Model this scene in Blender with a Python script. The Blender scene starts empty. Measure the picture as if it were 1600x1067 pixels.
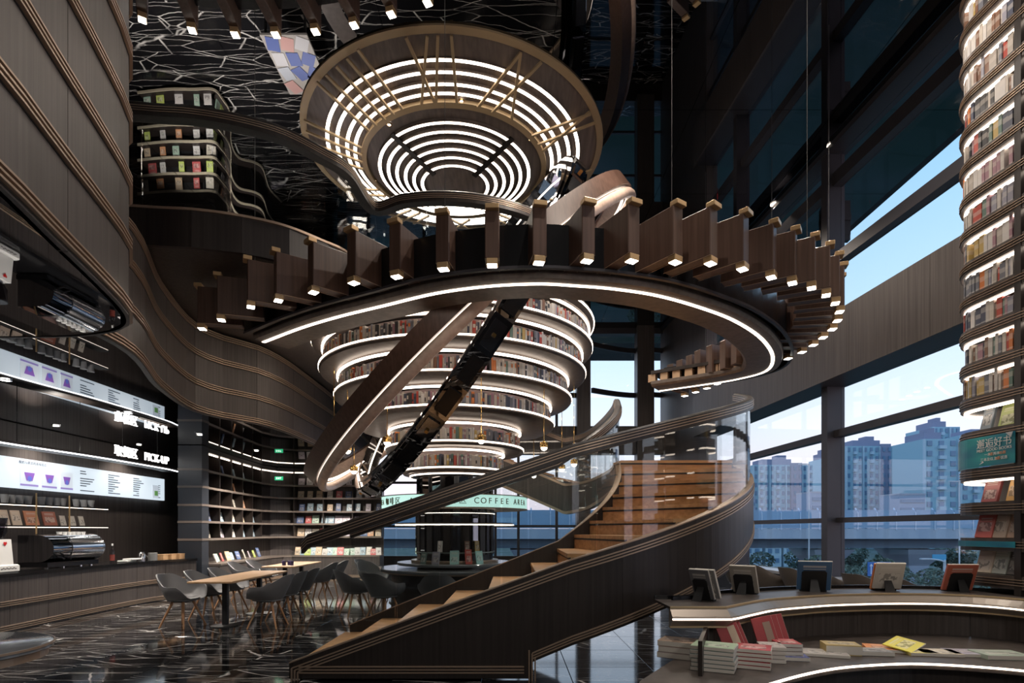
import bpy, bmesh, math, random
from mathutils import Vector, Matrix
R=math.radians; PI=math.pi; sin=math.sin; cos=math.cos
S=bpy.context.scene; COL=S.collection
random.seed(7)
# ---------------- camera ----------------
EYE=1.5
cam_d=bpy.data.cameras.new('camera'); cam=bpy.data.objects.new('camera',cam_d); COL.objects.link(cam)
cam.location=(0,0,EYE); cam.rotation_euler=(R(90),0,0)
cam_d.sensor_width=36; cam_d.lens=20.25; cam_d.shift_y=(828-533.5)/1600; cam_d.clip_end=2000; cam_d.clip_start=.05
S.camera=cam
# ---------------- view, world ----------------
S.view_settings.view_transform='Standard'; S.view_settings.look='None'; S.view_settings.gamma=1
S.view_settings.use_curve_mapping=False; S.view_settings.exposure=0.55
W_=bpy.data.worlds.new('dusk_sky'); S.world=W_; W_.use_nodes=True
nt=W_.node_tree; nt.nodes.clear()
def nd(nt,t,**k):
    n=nt.nodes.new(t)
    for a,b in k.items():
        if a in n.inputs: n.inputs[a].default_value=b
        else: setattr(n,a,b)
    return n
_o=nd(nt,'ShaderNodeOutputWorld'); _b=nd(nt,'ShaderNodeBackground'); _tc=nd(nt,'ShaderNodeTexCoord'); _s=nd(nt,'ShaderNodeSeparateXYZ')
_r=nd(nt,'ShaderNodeValToRGB')
nt.links.new(_tc.outputs['Generated'],_s.inputs[0]); nt.links.new(_s.outputs['Z'],_r.inputs[0]); nt.links.new(_r.outputs[0],_b.inputs[0]); nt.links.new(_b.outputs[0],_o.inputs[0])
cr=_r.color_ramp; cr.elements[0].position=0.0; cr.elements[0].color=(.80,.66,.76,1); cr.elements[1].position=1.0; cr.elements[1].color=(.12,.27,.55,1)
for p,c in ((.07,(.86,.76,.83,1)),(.16,(.74,.79,.90,1)),(.33,(.47,.67,.90,1)),(.52,(.27,.52,.82,1))):
    e=cr.elements.new(p); e.color=c
_b.inputs['Strength'].default_value=1.06
def lamp(kind,loc,energy,color=(1,.86,.72),size=.1,spot=None,name='lamp',rot=None):
    d=bpy.data.lights.new(name,kind); d.energy=energy; d.color=color
    if kind in('POINT','SPOT'): d.shadow_soft_size=size
    if kind=='SPOT': d.spot_size=R(spot or 110); d.spot_blend=.6
    if kind=='AREA': d.size=size
    o=bpy.data.objects.new(name,d); COL.objects.link(o); o.location=loc
    if rot: o.rotation_euler=rot
    return o
# added fill lights without fixtures, behind the viewer and over the hall
for x,y,z,e in ((-.5,-2.2,4.6,150),(3.2,-1.8,4.2,150)):
    lamp('POINT',(x,y,z),e,(1,.91,.83),.35,name='hall_fill')
for x,y,z,e in ((1.6,7.8,8.2,150),(3.6,13.5,8.2,190),(3.4,5.5,8.2,150),(-2.6,15.5,3.2,90)):
    lamp('SPOT',(x,y,z),e*1.5,(1,.86,.74),.12,150,name='ceiling_fill')
# ---------------- helpers ----------------
def W(px,py,d): return Vector(((px-800)/900*d,d,EYE+(828-py)/900*d))
def H(px,py,h):
    d=900*h/(828-py); return Vector(((px-800)/900*d,d,EYE+h))
def HX(px,py,h):
    p=H(px,py,h); return (p.x,p.y)
def catmull(P,n=8,closed=False):
    P=[Vector(p) for p in P]; out=[]; m=len(P)
    for i in range(m if closed else m-1):
        a=P[(i-1)%m] if closed or i>0 else P[0]*2-P[1]
        b=P[i]; c=P[(i+1)%m]
        d=P[(i+2)%m] if closed or i+2<m else c*2-b
        for k in range(n):
            t=k/n
            out.append(.5*((2*b)+(c-a)*t+(2*a-5*b+4*c-d)*t*t+(3*b-a-3*c+d)*t**3))
    if not closed: out.append(P[-1])
    return out
def plen(p): return sum((p[i+1]-p[i]).length for i in range(len(p)-1))
def resample(p,n):
    L=[0]
    for i in range(len(p)-1): L.append(L[-1]+(p[i+1]-p[i]).length)
    out=[]; j=0
    for k in range(n+1):
        s=L[-1]*k/n
        while j<len(p)-2 and L[j+1]<s: j+=1
        t=(s-L[j])/max(1e-9,L[j+1]-L[j]); out.append(p[j].lerp(p[j+1],min(1,max(0,t))))
    return out
def offset(path,o,dz=0,closed=False):
    r=[]; m=len(path)
    for i,p in enumerate(path):
        a=path[(i-1)%m] if closed or i>0 else p; b=path[(i+1)%m] if closed or i<m-1 else p
        t=(b-a); t.z=0; t.normalize(); r.append(p+Vector((t.y,-t.x,0))*o+Vector((0,0,dz)))
    return r
class MB:
    def __init__(s): s.v=[]; s.f=[]; s.m=[]
    def add(s,vs,fs,mi=0):
        b=len(s.v); s.v+= [tuple(v) for v in vs]; s.f+=[tuple(b+i for i in f) for f in fs]; s.m+=[mi]*len(fs); return s
    def box(s,c,d,rz=0,mi=0,M=None):
        x,y,z=[k/2 for k in d]; vs=[Vector(q) for q in((-x,-y,-z),(x,-y,-z),(x,y,-z),(-x,y,-z),(-x,-y,z),(x,-y,z),(x,y,z),(-x,y,z))]
        if M is None: M=Matrix.Translation(c)@Matrix.Rotation(rz,4,'Z')
        else: M=Matrix.Translation(c)@M
        return s.add([M@v for v in vs],[(0,3,2,1),(4,5,6,7),(0,1,5,4),(1,2,6,5),(2,3,7,6),(3,0,4,7)],mi)
    def bbox(s,c,d,b=.01,rz=0,mi=0):
        # box with chamfered vertical edges and top
        x,y=d[0]/2,d[1]/2; z=d[2]/2
        def ring(o,zz): 
            X,Y=x-o,y-o; bb=max(b-o*.3,.001)
            return [(-X+bb,-Y,zz),(X-bb,-Y,zz),(X,-Y+bb,zz),(X,Y-bb,zz),(X-bb,Y,zz),(-X+bb,Y,zz),(-X,Y-bb,zz),(-X,-Y+bb,zz)]
        rs=[ring(b,-z),ring(0,-z+b),ring(0,z-b),ring(b,z)]
        M=Matrix.Translation(c)@Matrix.Rotation(rz,4,'Z'); vs=[M@Vector(v) for r in rs for v in r]
        fs=[tuple(range(7,-1,-1)),tuple(range(24,32))]
        for k in range(3):
            for i in range(8): fs.append((k*8+i,k*8+(i+1)%8,k*8+8+(i+1)%8,k*8+8+i))
        return s.add(vs,fs,mi)
    def sweep(s,path,prof,closed=False,cap=True,mi=0,up=None):
        m=len(path); n=len(prof); vs=[]; fs=[]
        for i,p in enumerate(path):
            a=path[(i-1)%m] if closed or i>0 else p; b=path[(i+1)%m] if closed or i<m-1 else p
            t=(b-a); t.z=0
            if t.length<1e-9: t=Vector((0,1,0))
            t.normalize(); nn=Vector((t.y,-t.x,0))
            if (closed or 0<i<m-1):
                t1=(p-a); t1.z=0; c=t1.normalized().dot(t) if t1.length>1e-9 else 1; k=1/max(.5,c)
            else: k=1
            for (l,u) in prof: vs.append(p+nn*(l*k)+Vector((0,0,u)))
        for i in range(m if closed else m-1):
            j=(i+1)%m
            for k in range(n):
                q=(k+1)%n; fs.append((i*n+k,i*n+q,j*n+q,j*n+k))
        if cap and not closed: fs+= [tuple(range(n-1,-1,-1)),tuple((m-1)*n+k for k in range(n))]
        return s.add(vs,fs,mi)
    def tube(s,path,r,n=8,closed=False,mi=0,cap=True):
        m=len(path); vs=[]; fs=[]
        rr=r if isinstance(r,(list,tuple)) else [r]*m; ref=Vector((0,0,1))
        for i,p in enumerate(path):
            p=Vector(p); a=Vector(path[(i-1)%m]) if closed or i>0 else p; b=Vector(path[(i+1)%m]) if closed or i<m-1 else p
            t=(b-a).normalized(); x=t.cross(Vector((0,0,1)))
            if x.length<.05: x=t.cross(Vector((0,1,0)))
            x.normalize(); y=x.cross(t)
            for k in range(n): vs.append(p+(x*cos(2*PI*k/n)+y*sin(2*PI*k/n))*rr[i])
        for i in range(m if closed else m-1):
            j=(i+1)%m
            for k in range(n): q=(k+1)%n; fs.append((i*n+k,i*n+q,j*n+q,j*n+k))
        if cap and not closed: fs+= [tuple(range(n-1,-1,-1)),tuple((m-1)*n+k for k in range(n))]
        return s.add(vs,fs,mi)
    def lathe(s,prof,c=(0,0,0),n=32,a0=0,a1=2*PI,mi=0,closedprof=False):
        full=abs(a1-a0-2*PI)<1e-6; m=n if full else n+1; q=len(prof); vs=[];fs=[]
        for i in range(m):
            a=a0+(a1-a0)*i/n
            for r,z in prof: vs.append((c[0]+r*cos(a),c[1]+r*sin(a),c[2]+z))
        for i in range(n):
            j=(i+1)%m
            for k in range(q if closedprof else q-1):
                l=(k+1)%q; fs.append((i*q+k,j*q+k,j*q+l,i*q+l))
        return s.add(vs,fs,mi)
    def prism(s,poly,z0,z1,mi=0):
        n=len(poly); vs=[(p[0],p[1],z0) for p in poly]+[(p[0],p[1],z1) for p in poly]
        fs=[tuple(range(n-1,-1,-1)),tuple(range(n,2*n))]+[(i,(i+1)%n,n+(i+1)%n,n+i) for i in range(n)]
        return s.add(vs,fs,mi)
    def mesh(s,name,mats,smooth=False):
        me=bpy.data.meshes.new(name); me.from_pydata(s.v,[],s.f)
        for m in (mats if isinstance(mats,(list,tuple)) else [mats]): me.materials.append(m)
        me.polygons.foreach_set('material_index',s.m)
        if smooth:
            me.polygons.foreach_set('use_smooth',[True]*len(s.f))
            try: me.set_sharp_from_angle(angle=R(35))
            except Exception: pass
        me.update(); return me
    def build(s,name,mats,parent=None,smooth=False,fix=True):
        me=s.mesh(name,mats,smooth)
        if fix:
            b=bmesh.new(); b.from_mesh(me); bmesh.ops.recalc_face_normals(b,faces=b.faces); b.to_mesh(me); b.free()
        return link(me,name,parent)
def link(me,name,parent=None,loc=None,rz=None):
    o=bpy.data.objects.new(name,me); COL.objects.link(o)
    if parent: o.parent=parent
    if loc is not None: o.location=loc
    if rz is not None: o.rotation_euler=(0,0,rz)
    return o
def tag(o,label=None,cat=None,group=None,kind=None):
    if label: o['label']=label
    if cat: o['category']=cat
    if group: o['group']=group
    if kind: o['kind']=kind
    return o
def empty(name,loc=(0,0,0),rz=0,parent=None,**k):
    o=bpy.data.objects.new(name,None); COL.objects.link(o); o.location=loc; o.rotation_euler=(0,0,rz); o.empty_display_size=.1
    if parent: o.parent=parent
    return tag(o,**k) if k else o
def struct(o,label=None): o['kind']='structure'; return tag(o,label) if label else o
KIDS={}
def dup(o,parent=None,loc=None,rot=None):
    c=o.copy(); COL.objects.link(c)
    if parent: c.parent=parent
    if loc is not None: c.location=loc
    if rot is not None: c.rotation_euler=rot
    for ch in list(o.children): dup(ch,c)
    return c
ORD=['first','second','third','fourth','fifth','sixth','seventh','eighth','ninth','tenth','eleventh','twelfth','thirteenth','fourteenth','fifteenth','sixteenth','seventeenth','eighteenth','nineteenth','twentieth']
def nth(i):
    if i<20: return ORD[i]
    t=['twenty','thirty','forty','fifty','sixty','seventy','eighty','ninety'][ (i+1)//10-2]; u=(i+1)%10
    return t+('-'+ORD[u-1] if u else 'th').replace('yth','ieth') if u else t[:-1]+'ieth'
# ---------------- materials ----------------
MATS={}
def mat(name,col=(.5,.5,.5),rough=.5,metal=0,emit=None,es=0,spec=.5,alpha=None):
    m=bpy.data.materials.new(name); m.use_nodes=True; p=m.node_tree.nodes['Principled BSDF']
    p.inputs['Base Color'].default_value=(*col,1); p.inputs['Roughness'].default_value=rough; p.inputs['Metallic'].default_value=metal
    p.inputs['Specular IOR Level'].default_value=spec
    if emit: p.inputs['Emission Color'].default_value=(*emit,1); p.inputs['Emission Strength'].default_value=es
    return m
def noise_col(m,c0,c1,scale=(1,1,1),nscale=5,detail=4,lo=.35,hi=.65,coord='Object',bump=0,rough_var=None):
    t=m.node_tree; p=t.nodes['Principled BSDF']; tc=nd(t,'ShaderNodeTexCoord'); mp=nd(t,'ShaderNodeMapping'); mp.inputs['Scale'].default_value=scale
    if coord=='World':
        g=nd(t,'ShaderNodeNewGeometry'); t.links.new(g.outputs['Position'],mp.inputs[0])
    else: t.links.new(tc.outputs[coord],mp.inputs[0])
    n=nd(t,'ShaderNodeTexNoise',Scale=nscale,Detail=detail); t.links.new(mp.outputs[0],n.inputs['Vector'])
    r=nd(t,'ShaderNodeValToRGB'); r.color_ramp.elements[0].position=lo; r.color_ramp.elements[1].position=hi
    r.color_ramp.elements[0].color=(*c0,1); r.color_ramp.elements[1].color=(*c1,1)
    t.links.new(n.outputs['Fac'],r.inputs[0]); t.links.new(r.outputs[0],p.inputs['Base Color'])
    if bump:
        b=nd(t,'ShaderNodeBump',Strength=bump,Distance=.01); t.links.new(n.outputs['Fac'],b.inputs['Height']); t.links.new(b.outputs[0],p.inputs['Normal'])
    return m
wood=noise_col(mat('dark_wood_veneer',rough=.42),(.050,.041,.038),(.098,.083,.077),(34,34,.7),1.0,5,.3,.75,'World',.08)
wood_b=noise_col(mat('black_brown_wood',rough=.4),(.0145,.0105,.0092),(.032,.0245,.0215),(34,34,.7),1.0,5,.3,.75,'World',.06)
wood_f=noise_col(mat('fin_walnut_wood',rough=.38),(.062,.033,.023),(.108,.062,.045),(28,28,.8),1.0,5,.3,.75,'World',.06)
oak=noise_col(mat('oak_tread',rough=.32),(.46,.24,.105),(.74,.43,.21),(1.2,16,16),1.2,5,.3,.75,'World',.05)
oak_t=noise_col(mat('oak_table_top',rough=.4),(.44,.26,.13),(.60,.38,.21),(16,1.2,16),1.2,5,.3,.75,'World',.03)
legwood=mat('beech_leg',(.42,.22,.11),.4)
trim=mat('champagne_trim',(.42,.31,.23),.35,.55)
gold=mat('bronze_gold_bar',(.52,.39,.23),.45,.2)
brass=mat('polished_brass',(.85,.55,.2),.15,1)
brass_b=mat('brushed_brass_block',(.62,.42,.22),.35,.5)
black=mat('black_lacquer',(.006,.006,.007),.25)
matblack=mat('matt_black',(.012,.012,.013),.55)
dark_m=mat('dark_frame_metal',(.045,.042,.048),.4,.2)
steel=mat('polished_steel',(.85,.85,.86),.14,1)
mirror_b=mat('black_mirror',(.30,.31,.33),.015,1)
mirror_f=mat('smoked_facet_mirror',(.5,.5,.52),.05,1)
ceil_m=mat('black_mirror_ceiling',(.135,.135,.14),.012,1)
cafe_m=mat('cafe_mirror_ceiling',(.24,.25,.27),.012,1)
white=mat('white_plastic',(.7,.7,.68),.4)
paper=mat('book_paper',(.66,.62,.55),.7)
grey_shell=mat('grey_chair_shell',(.15,.15,.155),.5)
taupe_shell=mat('taupe_chair_shell',(.24,.20,.17),.5)
stone=mat('black_stone_top',(.01,.01,.011),.12)
pinkwood=noise_col(mat('pale_underside_wood',rough=.4),(.48,.35,.28),(.66,.50,.41),(12,12,12),1,3,.3,.7,'World')
led=mat('led_strip',(1,.9,.8),.5,0,(1,.83,.68),3.7)
led_s=mat('led_strip_soft',(1,.9,.8),.5,0,(1,.84,.70),2.2)
led_c=mat('clock_light_tube',(1,.95,.9),.5,0,(1,.87,.74),4)
led_w=mat('fin_downlight_lens',(1,.95,.9),.5,0,(1,.95,.85),7)
neon=mat('neon_sign_white',(1,1,1),.5,0,(1,.97,.93),3)
globe=mat('pendant_globe',(1,1,1),.4,0,(1,.88,.72),5)
rib=mat('ribbed_dark_groove',(.02,.016,.014),.5)
def glassmat(name,tint=(1,1,1),f=.08,rough=0.0,ior=1.5):
    m=bpy.data.materials.new(name); m.use_nodes=True; t=m.node_tree; t.nodes.clear()
    o=nd(t,'ShaderNodeOutputMaterial'); x=nd(t,'ShaderNodeMixShader'); a=nd(t,'ShaderNodeBsdfTransparent'); g=nd(t,'ShaderNodeBsdfGlossy'); fr=nd(t,'ShaderNodeFresnel',IOR=ior)
    ge=nd(t,'ShaderNodeNewGeometry'); mr=nd(t,'ShaderNodeMapRange'); mr.inputs['To Min'].default_value=ior; mr.inputs['To Max'].default_value=1/ior
    t.links.new(ge.outputs['Backfacing'],mr.inputs['Value']); t.links.new(mr.outputs[0],fr.inputs['IOR'])
    a.inputs[0].default_value=(*tint,1); g.inputs['Roughness'].default_value=rough
    t.links.new(fr.outputs[0],x.inputs[0]); t.links.new(a.outputs[0],x.inputs[1]); t.links.new(g.outputs[0],x.inputs[2]); t.links.new(x.outputs[0],o.inputs[0])
    return m
glass=glassmat('clear_balustrade_glass',(.95,.97,.97),ior=1.6)
wglass=glassmat('window_glass',(.95,.97,.98),ior=1.5)
def M2(t,op,a,b=None):
    n=nd(t,'ShaderNodeMath',operation=op)
    for i,v in enumerate((a,b)):
        if v is None: continue
        if isinstance(v,(int,float)): n.inputs[i].default_value=v
        else: t.links.new(v,n.inputs[i])
    return n.outputs[0]
def bookmat(name,art=None):
    m=mat(name,rough=.45); t=m.node_tree; p=t.nodes['Principled BSDF']; oi=nd(t,'ShaderNodeObjectInfo'); tc=nd(t,'ShaderNodeTexCoord'); rnd=oi.outputs['Random']
    sp=nd(t,'ShaderNodeSeparateXYZ'); t.links.new(tc.outputs['Generated'],sp.inputs[0])
    def mixc(f,A,B):
        x=nd(t,'ShaderNodeMix',data_type='RGBA')
        if isinstance(f,(int,float)): x.inputs[0].default_value=f
        else: t.links.new(f,x.inputs[0])
        for i,v in ((6,A),(7,B)):
            if isinstance(v,tuple): x.inputs[i].default_value=v
            else: t.links.new(v,x.inputs[i])
        return x.outputs[2]
    def band(v,c,w): # 1 inside |v-c|<w
        return M2(t,'LESS_THAN',M2(t,'ABSOLUTE',M2(t,'SUBTRACT',v,c)),w)
    U=sp.outputs['X']; V=sp.outputs['Z' if art!='flat' else 'Y']; base=oi.outputs['Color']
    light=mixc(.6,base,(.7,.66,.6,1)); dark=mixc(.65,base,(.02,.02,.025,1))
    if not art:
        title=M2(t,'MULTIPLY',band(V,M2(t,'ADD',M2(t,'MULTIPLY',rnd,.2),.55),.13),.55); bottom=M2(t,'MULTIPLY',band(V,.12,.035),.6)
        col=mixc(M2(t,'MAXIMUM',title,bottom),base,light)
    else:
        n=nd(t,'ShaderNodeTexNoise',Scale=5,Detail=3); n.noise_dimensions='4D'; t.links.new(tc.outputs['Generated'],n.inputs['Vector']); t.links.new(M2(t,'MULTIPLY',rnd,40),n.inputs['W'])
        pic=M2(t,'MULTIPLY',band(V,M2(t,'ADD',M2(t,'MULTIPLY',rnd,.16),.32),.20),band(U,.5,.36)); blot=M2(t,'GREATER_THAN',n.outputs['Fac'],.52)
        c1=mixc(M2(t,'MULTIPLY',pic,.75),base,light); c2=mixc(M2(t,'MULTIPLY',M2(t,'MULTIPLY',pic,blot),.8),c1,dark)
        tl=M2(t,'MULTIPLY',M2(t,'MAXIMUM',band(V,.83,.035),band(V,.74,.015)),band(U,.5,.33)); col=mixc(M2(t,'MULTIPLY',tl,.85),c2,light)
    t.links.new(col,p.inputs['Base Color']); return m
bk=bookmat('book_spine_cloth'); bk_art=bookmat('book_cover_print','stand'); bk_flat=bookmat('book_cover_flat','flat')
# black marble with white veins, continuous in world space, shifted a little per tile
def marble(name,rough=.07,amt=1.0,vein=(.72,.69,.66)):
    m=mat(name,(.01,.01,.01),rough); t=m.node_tree; p=t.nodes['Principled BSDF']; g=nd(t,'ShaderNodeNewGeometry'); oi=nd(t,'ShaderNodeObjectInfo')
    mul=nd(t,'ShaderNodeMath',operation='MULTIPLY'); mul.inputs[1].default_value=31; t.links.new(oi.outputs['Random'],mul.inputs[0])
    cmb=nd(t,'ShaderNodeCombineXYZ'); t.links.new(mul.outputs[0],cmb.inputs[0]); t.links.new(mul.outputs[0],cmb.inputs[1])
    ad=nd(t,'ShaderNodeVectorMath',operation='ADD'); t.links.new(g.outputs['Position'],ad.inputs[0]); t.links.new(cmb.outputs[0],ad.inputs[1])
    facs=[]
    wn=nd(t,'ShaderNodeTexNoise',Scale=1.6,Detail=3); t.links.new(ad.outputs[0],wn.inputs['Vector']); wsc=nd(t,'ShaderNodeVectorMath',operation='SCALE'); wsc.inputs['Scale'].default_value=.16; t.links.new(wn.outputs['Color'],wsc.inputs[0])
    wad=nd(t,'ShaderNodeVectorMath',operation='ADD'); t.links.new(ad.outputs[0],wad.inputs[0]); t.links.new(wsc.outputs[0],wad.inputs[1])
    for (rot,sc,w) in ((.6,(.5,2.6,1),.012),(-.75,(.45,2.9,1),.011),(1.35,(.35,1.7,1),.007)):
        mp=nd(t,'ShaderNodeMapping'); mp.inputs['Rotation'].default_value=(0,0,rot); mp.inputs['Scale'].default_value=sc; t.links.new(wad.outputs[0],mp.inputs[0])
        n=nd(t,'ShaderNodeTexVoronoi',Scale=1.0); n.feature='DISTANCE_TO_EDGE'; t.links.new(mp.outputs[0],n.inputs['Vector'])
        r=nd(t,'ShaderNodeMapRange'); r.inputs['From Min'].default_value=0; r.inputs['From Max'].default_value=w; r.inputs['To Min'].default_value=amt; r.inputs['To Max'].default_value=0
        t.links.new(n.outputs['Distance'],r.inputs['Value']); facs.append(r.outputs[0])
    m1=nd(t,'ShaderNodeMath',operation='MAXIMUM'); t.links.new(facs[0],m1.inputs[0]); t.links.new(facs[1],m1.inputs[1])
    m2=nd(t,'ShaderNodeMath',operation='MAXIMUM'); t.links.new(m1.outputs[0],m2.inputs[0]); t.links.new(facs[2],m2.inputs[1])
    # break veins up
    bn=nd(t,'ShaderNodeTexNoise',Scale=2.3,Detail=2); t.links.new(ad.outputs[0],bn.inputs['Vector'])
    br=nd(t,'ShaderNodeMapRange'); br.inputs['From Min'].default_value=.30; br.inputs['From Max'].default_value=.52; t.links.new(bn.outputs['Fac'],br.inputs['Value'])
    m3=nd(t,'ShaderNodeMath',operation='MULTIPLY'); t.links.new(m2.outputs[0],m3.inputs[0]); t.links.new(br.outputs[0],m3.inputs[1])
    mx=nd(t,'ShaderNodeMix',data_type='RGBA'); mx.inputs[6].default_value=(.007,.007,.008,1); mx.inputs[7].default_value=(*vein,1)
    t.links.new(m3.outputs[0],mx.inputs[0]); t.links.new(mx.outputs[2],p.inputs['Base Color']); return m
marb=marble('black_marble_white_veins')
marb2=marble('black_marble_upper',.15,1.0,(.6,.58,.55))
# ---------------- FLOOR ----------------
HC=7.0; ZC=HC+EYE            # mirror ceiling
HL=3.85; HB=3.41; HD=1.95    # level-two floor, its underside, cafe ceiling (above the eye)
flo=empty('floor'); struct(flo,'black marble floor with white veins and polished shine')
T=.9
tm=MB(); tm.bbox((0,0,-.01),(T-.006,T-.006,.02),.002); tme=tm.mesh('floor_tile',marb)
rest=MB(); nt_=0; cand=[]
for i in range(-11,9):
    for j in range(2,24):
        x,y=(i+.5)*T-.3,(j+.5)*T; 
        if x>6.8-.0667*y+.3 : continue
        cand.append((x,y))
vis=[c for c in cand if c[1]>4.2 and abs(c[0])/c[1]<.98]
vis.sort(key=lambda c:c[1]); vs_=set(vis[:290])
for c in cand:
    if c in vs_: link(tme,'floor_tile',flo,(c[0],c[1],0))
    else: rest.bbox((c[0],c[1],-.01),(T-.006,T-.006,.02),.002)
o=rest.build('tile_field',marb,flo); o['kind']='stuff'
MB().box((-1.5,8,-.1),(19,27,.15)).build('floor_grout',matblack,flo)
# ---------------- CEILING (black mirror panels) ----------------
cei=empty('ceiling'); struct(cei,'high black mirror ceiling reflecting the hall')
P_=2.4; pm=MB(); pm.box((0,0,.02),(P_-.008,P_-.008,.04)); pme=pm.mesh('ceiling_panel',ceil_m)
for i in range(-6,3):
    for j in range(-2,9): link(pme,'ceiling_panel',cei,((i+.5)*P_+.6,(j+.5)*P_,ZC))
MB().box((-3,9,ZC+.1),(22,30,.1)).build('ceiling_backing',matblack,cei)
# ---------------- RIGHT WINDOW WALL ----------------
def wx(y,inset=0): return 6.75-.0667*y-inset
def wallbox(mb,y0,y1,z0,z1,i0,i1,mi=0):
    mb.add([(wx(y0,i0),y0,z0),(wx(y1,i0),y1,z0),(wx(y1,i1),y1,z0),(wx(y0,i1),y0,z0),(wx(y0,i0),y0,z1),(wx(y1,i0),y1,z1),(wx(y1,i1),y1,z1),(wx(y0,i1),y0,z1)],
     [(0,1,2,3),(7,6,5,4),(0,4,5,1),(1,5,6,2),(2,6,7,3),(3,7,4,0)],mi)
wr=empty('wall_right'); struct(wr,'dark wood and dark metal right wall with tall windows')
m=MB(); wallbox(m,-4,20,-.1,EYE-.92,-.1,.12); m.build('sill_wall',wood_b,wr)
m=MB(); wallbox(m,-4,16.2,EYE-.92,EYE-.86,-.1,.38); m.build('window_sill',mat('grey_sill',(.42,.42,.43),.3),wr)
m=MB(); wallbox(m,16.2,20.2,-.1,ZC,-.1,.2); m.build('corner_panel',wood,wr)
m=MB(); wallbox(m,-4,16.2,EYE+2.63,EYE+3.75,-.1,.05); wallbox(m,-4,16.2,EYE+2.63,EYE+2.68,.05,.5); wallbox(m,-4,16.2,EYE+3.70,EYE+3.75,.05,.5); m.build('beam_soffit',dark_m,wr)
for k in range(12):
    m=MB(); y0=-4+k*1.69; wallbox(m,y0,y0+1.684,EYE+2.63,EYE+3.75,.5,.55); m.build('wood_panel',wood,wr)
m=MB(); wallbox(m,-4,20,EYE+6.9,ZC+.1,-.1,.3); m.build('head_beam',dark_m,wr)
mull_y=[-.2,3.4,7.02,10.66,14.3]
mm=MB()
for y in mull_y:
    m=MB(); wallbox(m,y-.09,y+.09,0,ZC,-.06,.26); m.build('mullion',dark_m,wr)
for (h,t,a) in ((.18,.09,.1),(1.76,.13,.14),(4.95,.2,.16),(6.42,.24,.16)):
    for y0,y1 in ((-4,-.29),(-.11,3.31),(3.49,6.93),(7.11,10.57),(10.75,14.21),(14.39,16.2)):
        m=MB(); wallbox(m,y0,y1,EYE+h-t/2,EYE+h+t/2,-.02,a); m.build('transom',dark_m,wr)
k=0
for y0,y1 in ((-4,-.29),(-.11,3.31),(3.49,6.93),(7.11,10.57),(10.75,14.21),(14.39,16.2)):
    k+=1; g=empty('window_%d'%k); struct(g,'tall glazed bay of the right window wall')
    for z0,z1 in ((-.86,.13),(.23,1.69),(1.83,2.63),(3.75,4.85),(5.05,6.3),(6.54,6.9)):
        m=MB(); wallbox(m,y0,y1,EYE+z0,EYE+z1,.0,.012); m.build('pane',wglass,g)
# ---------------- FAR WALL ----------------
YF=20.0
def FX(px): return (px-800)/900*YF
wb=empty('wall_back'); struct(wb,'dark wood far wall with tall windows')
ops=[(540,573),(577,660),(664,700),(704,772),(776,808),(812,868),(872,900),(921,993),(1019,1049)]
zl0,zl1=EYE-.9,EYE+2.63; zu0,zu1=EYE+3.6,EYE+6.8
m=MB(); xl,xr=FX(540),FX(1049)
m.box(((-13+xl)/2,YF+.15,4.2),(xl+13,.3,8.6)); m.box(((xr+7)/2,YF+.15,4.2),(7-xr,.3,8.6)); m.build('wall_end',wood_b,wb)
m=MB(); m.box(((xl+xr)/2,YF+.12,zl0/2),(xr-xl,.24,zl0)); m.build('sill_wall',wood_b,wb)
m=MB(); m.box(((xl+xr)/2,YF+.1,(zl1+zu0)/2),(xr-xl,.3,zu0-zl1)); m.build('beam_band',wood,wb)
m=MB(); m.box(((xl+xr)/2,YF+.1,(zu1+ZC)/2),(xr-xl,.3,ZC-zu1)); m.build('head_beam',dark_m,wb)
for i in range(len(ops)-1):
    a,b=FX(ops[i][1]),FX(ops[i+1][0])
    wide=b-a>.2
    m=MB(); m.box(((a+b)/2,YF+(-.05 if wide else .1),(zl0+ZC)/2),(b-a,.5 if wide else .16,ZC-zl0)); m.build('pillar' if wide else 'mullion',wood if wide else dark_m,wb)
k=7
for a,b in ops:
    g=empty('window_%d'%k); k+=1; struct(g,'narrow far window of the back wall')
    a,b=FX(a),FX(b)
    for z0,z1 in ((zl0,EYE+.1),(EYE+.17,EYE+1.6),(EYE+1.7,zl1),(zu0,EYE+4.62),(EYE+4.76,EYE+6.15),(EYE+6.32,zu1)):
        MB().box(((a+b)/2,YF+.12,(z0+z1)/2),(b-a,.012,z1-z0)).build('pane',wglass,g)
    for z in (EYE+.135,EYE+1.65): MB().box(((a+b)/2,YF+.1,z),(b-a,.08,.08)).build('transom',dark_m,g)
    # curved transoms of the upper bay sag toward the room on the left
    for z in (EYE+4.69,EYE+6.23):
        mb=MB(); pts=[Vector((a+(b-a)*t,YF+.08-.75*(1-t)**1.5*(1 if b-a>1 else .15),z)) for t in [q/8 for q in range(9)]]
        mb.sweep(pts,[(-.05,-.08),(.05,-.08),(.05,.08),(-.05,.08)]); mb.build('transom',dark_m,g)
# ---------------- closing walls (unseen) ----------------
wf=MB().box((-3,-4,4.2),(22,.3,8.6)).build('wall_front',wood_b); struct(wf)
wl=empty('wall_left'); struct(wl,'dark wood cafe back wall')
XW=-9.05
for k in range(16):
    y0=-3.9+k*1.5; MB().box((XW-.1,y0+.75,(EYE+HD)/2),(.2,1.494,EYE+HD)).build('wood_panel',wood,wl)
MB().box((-12.6,8,4.2),(.2,24.4,8.6)).build('outer_wall',wood_b,wl)
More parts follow.
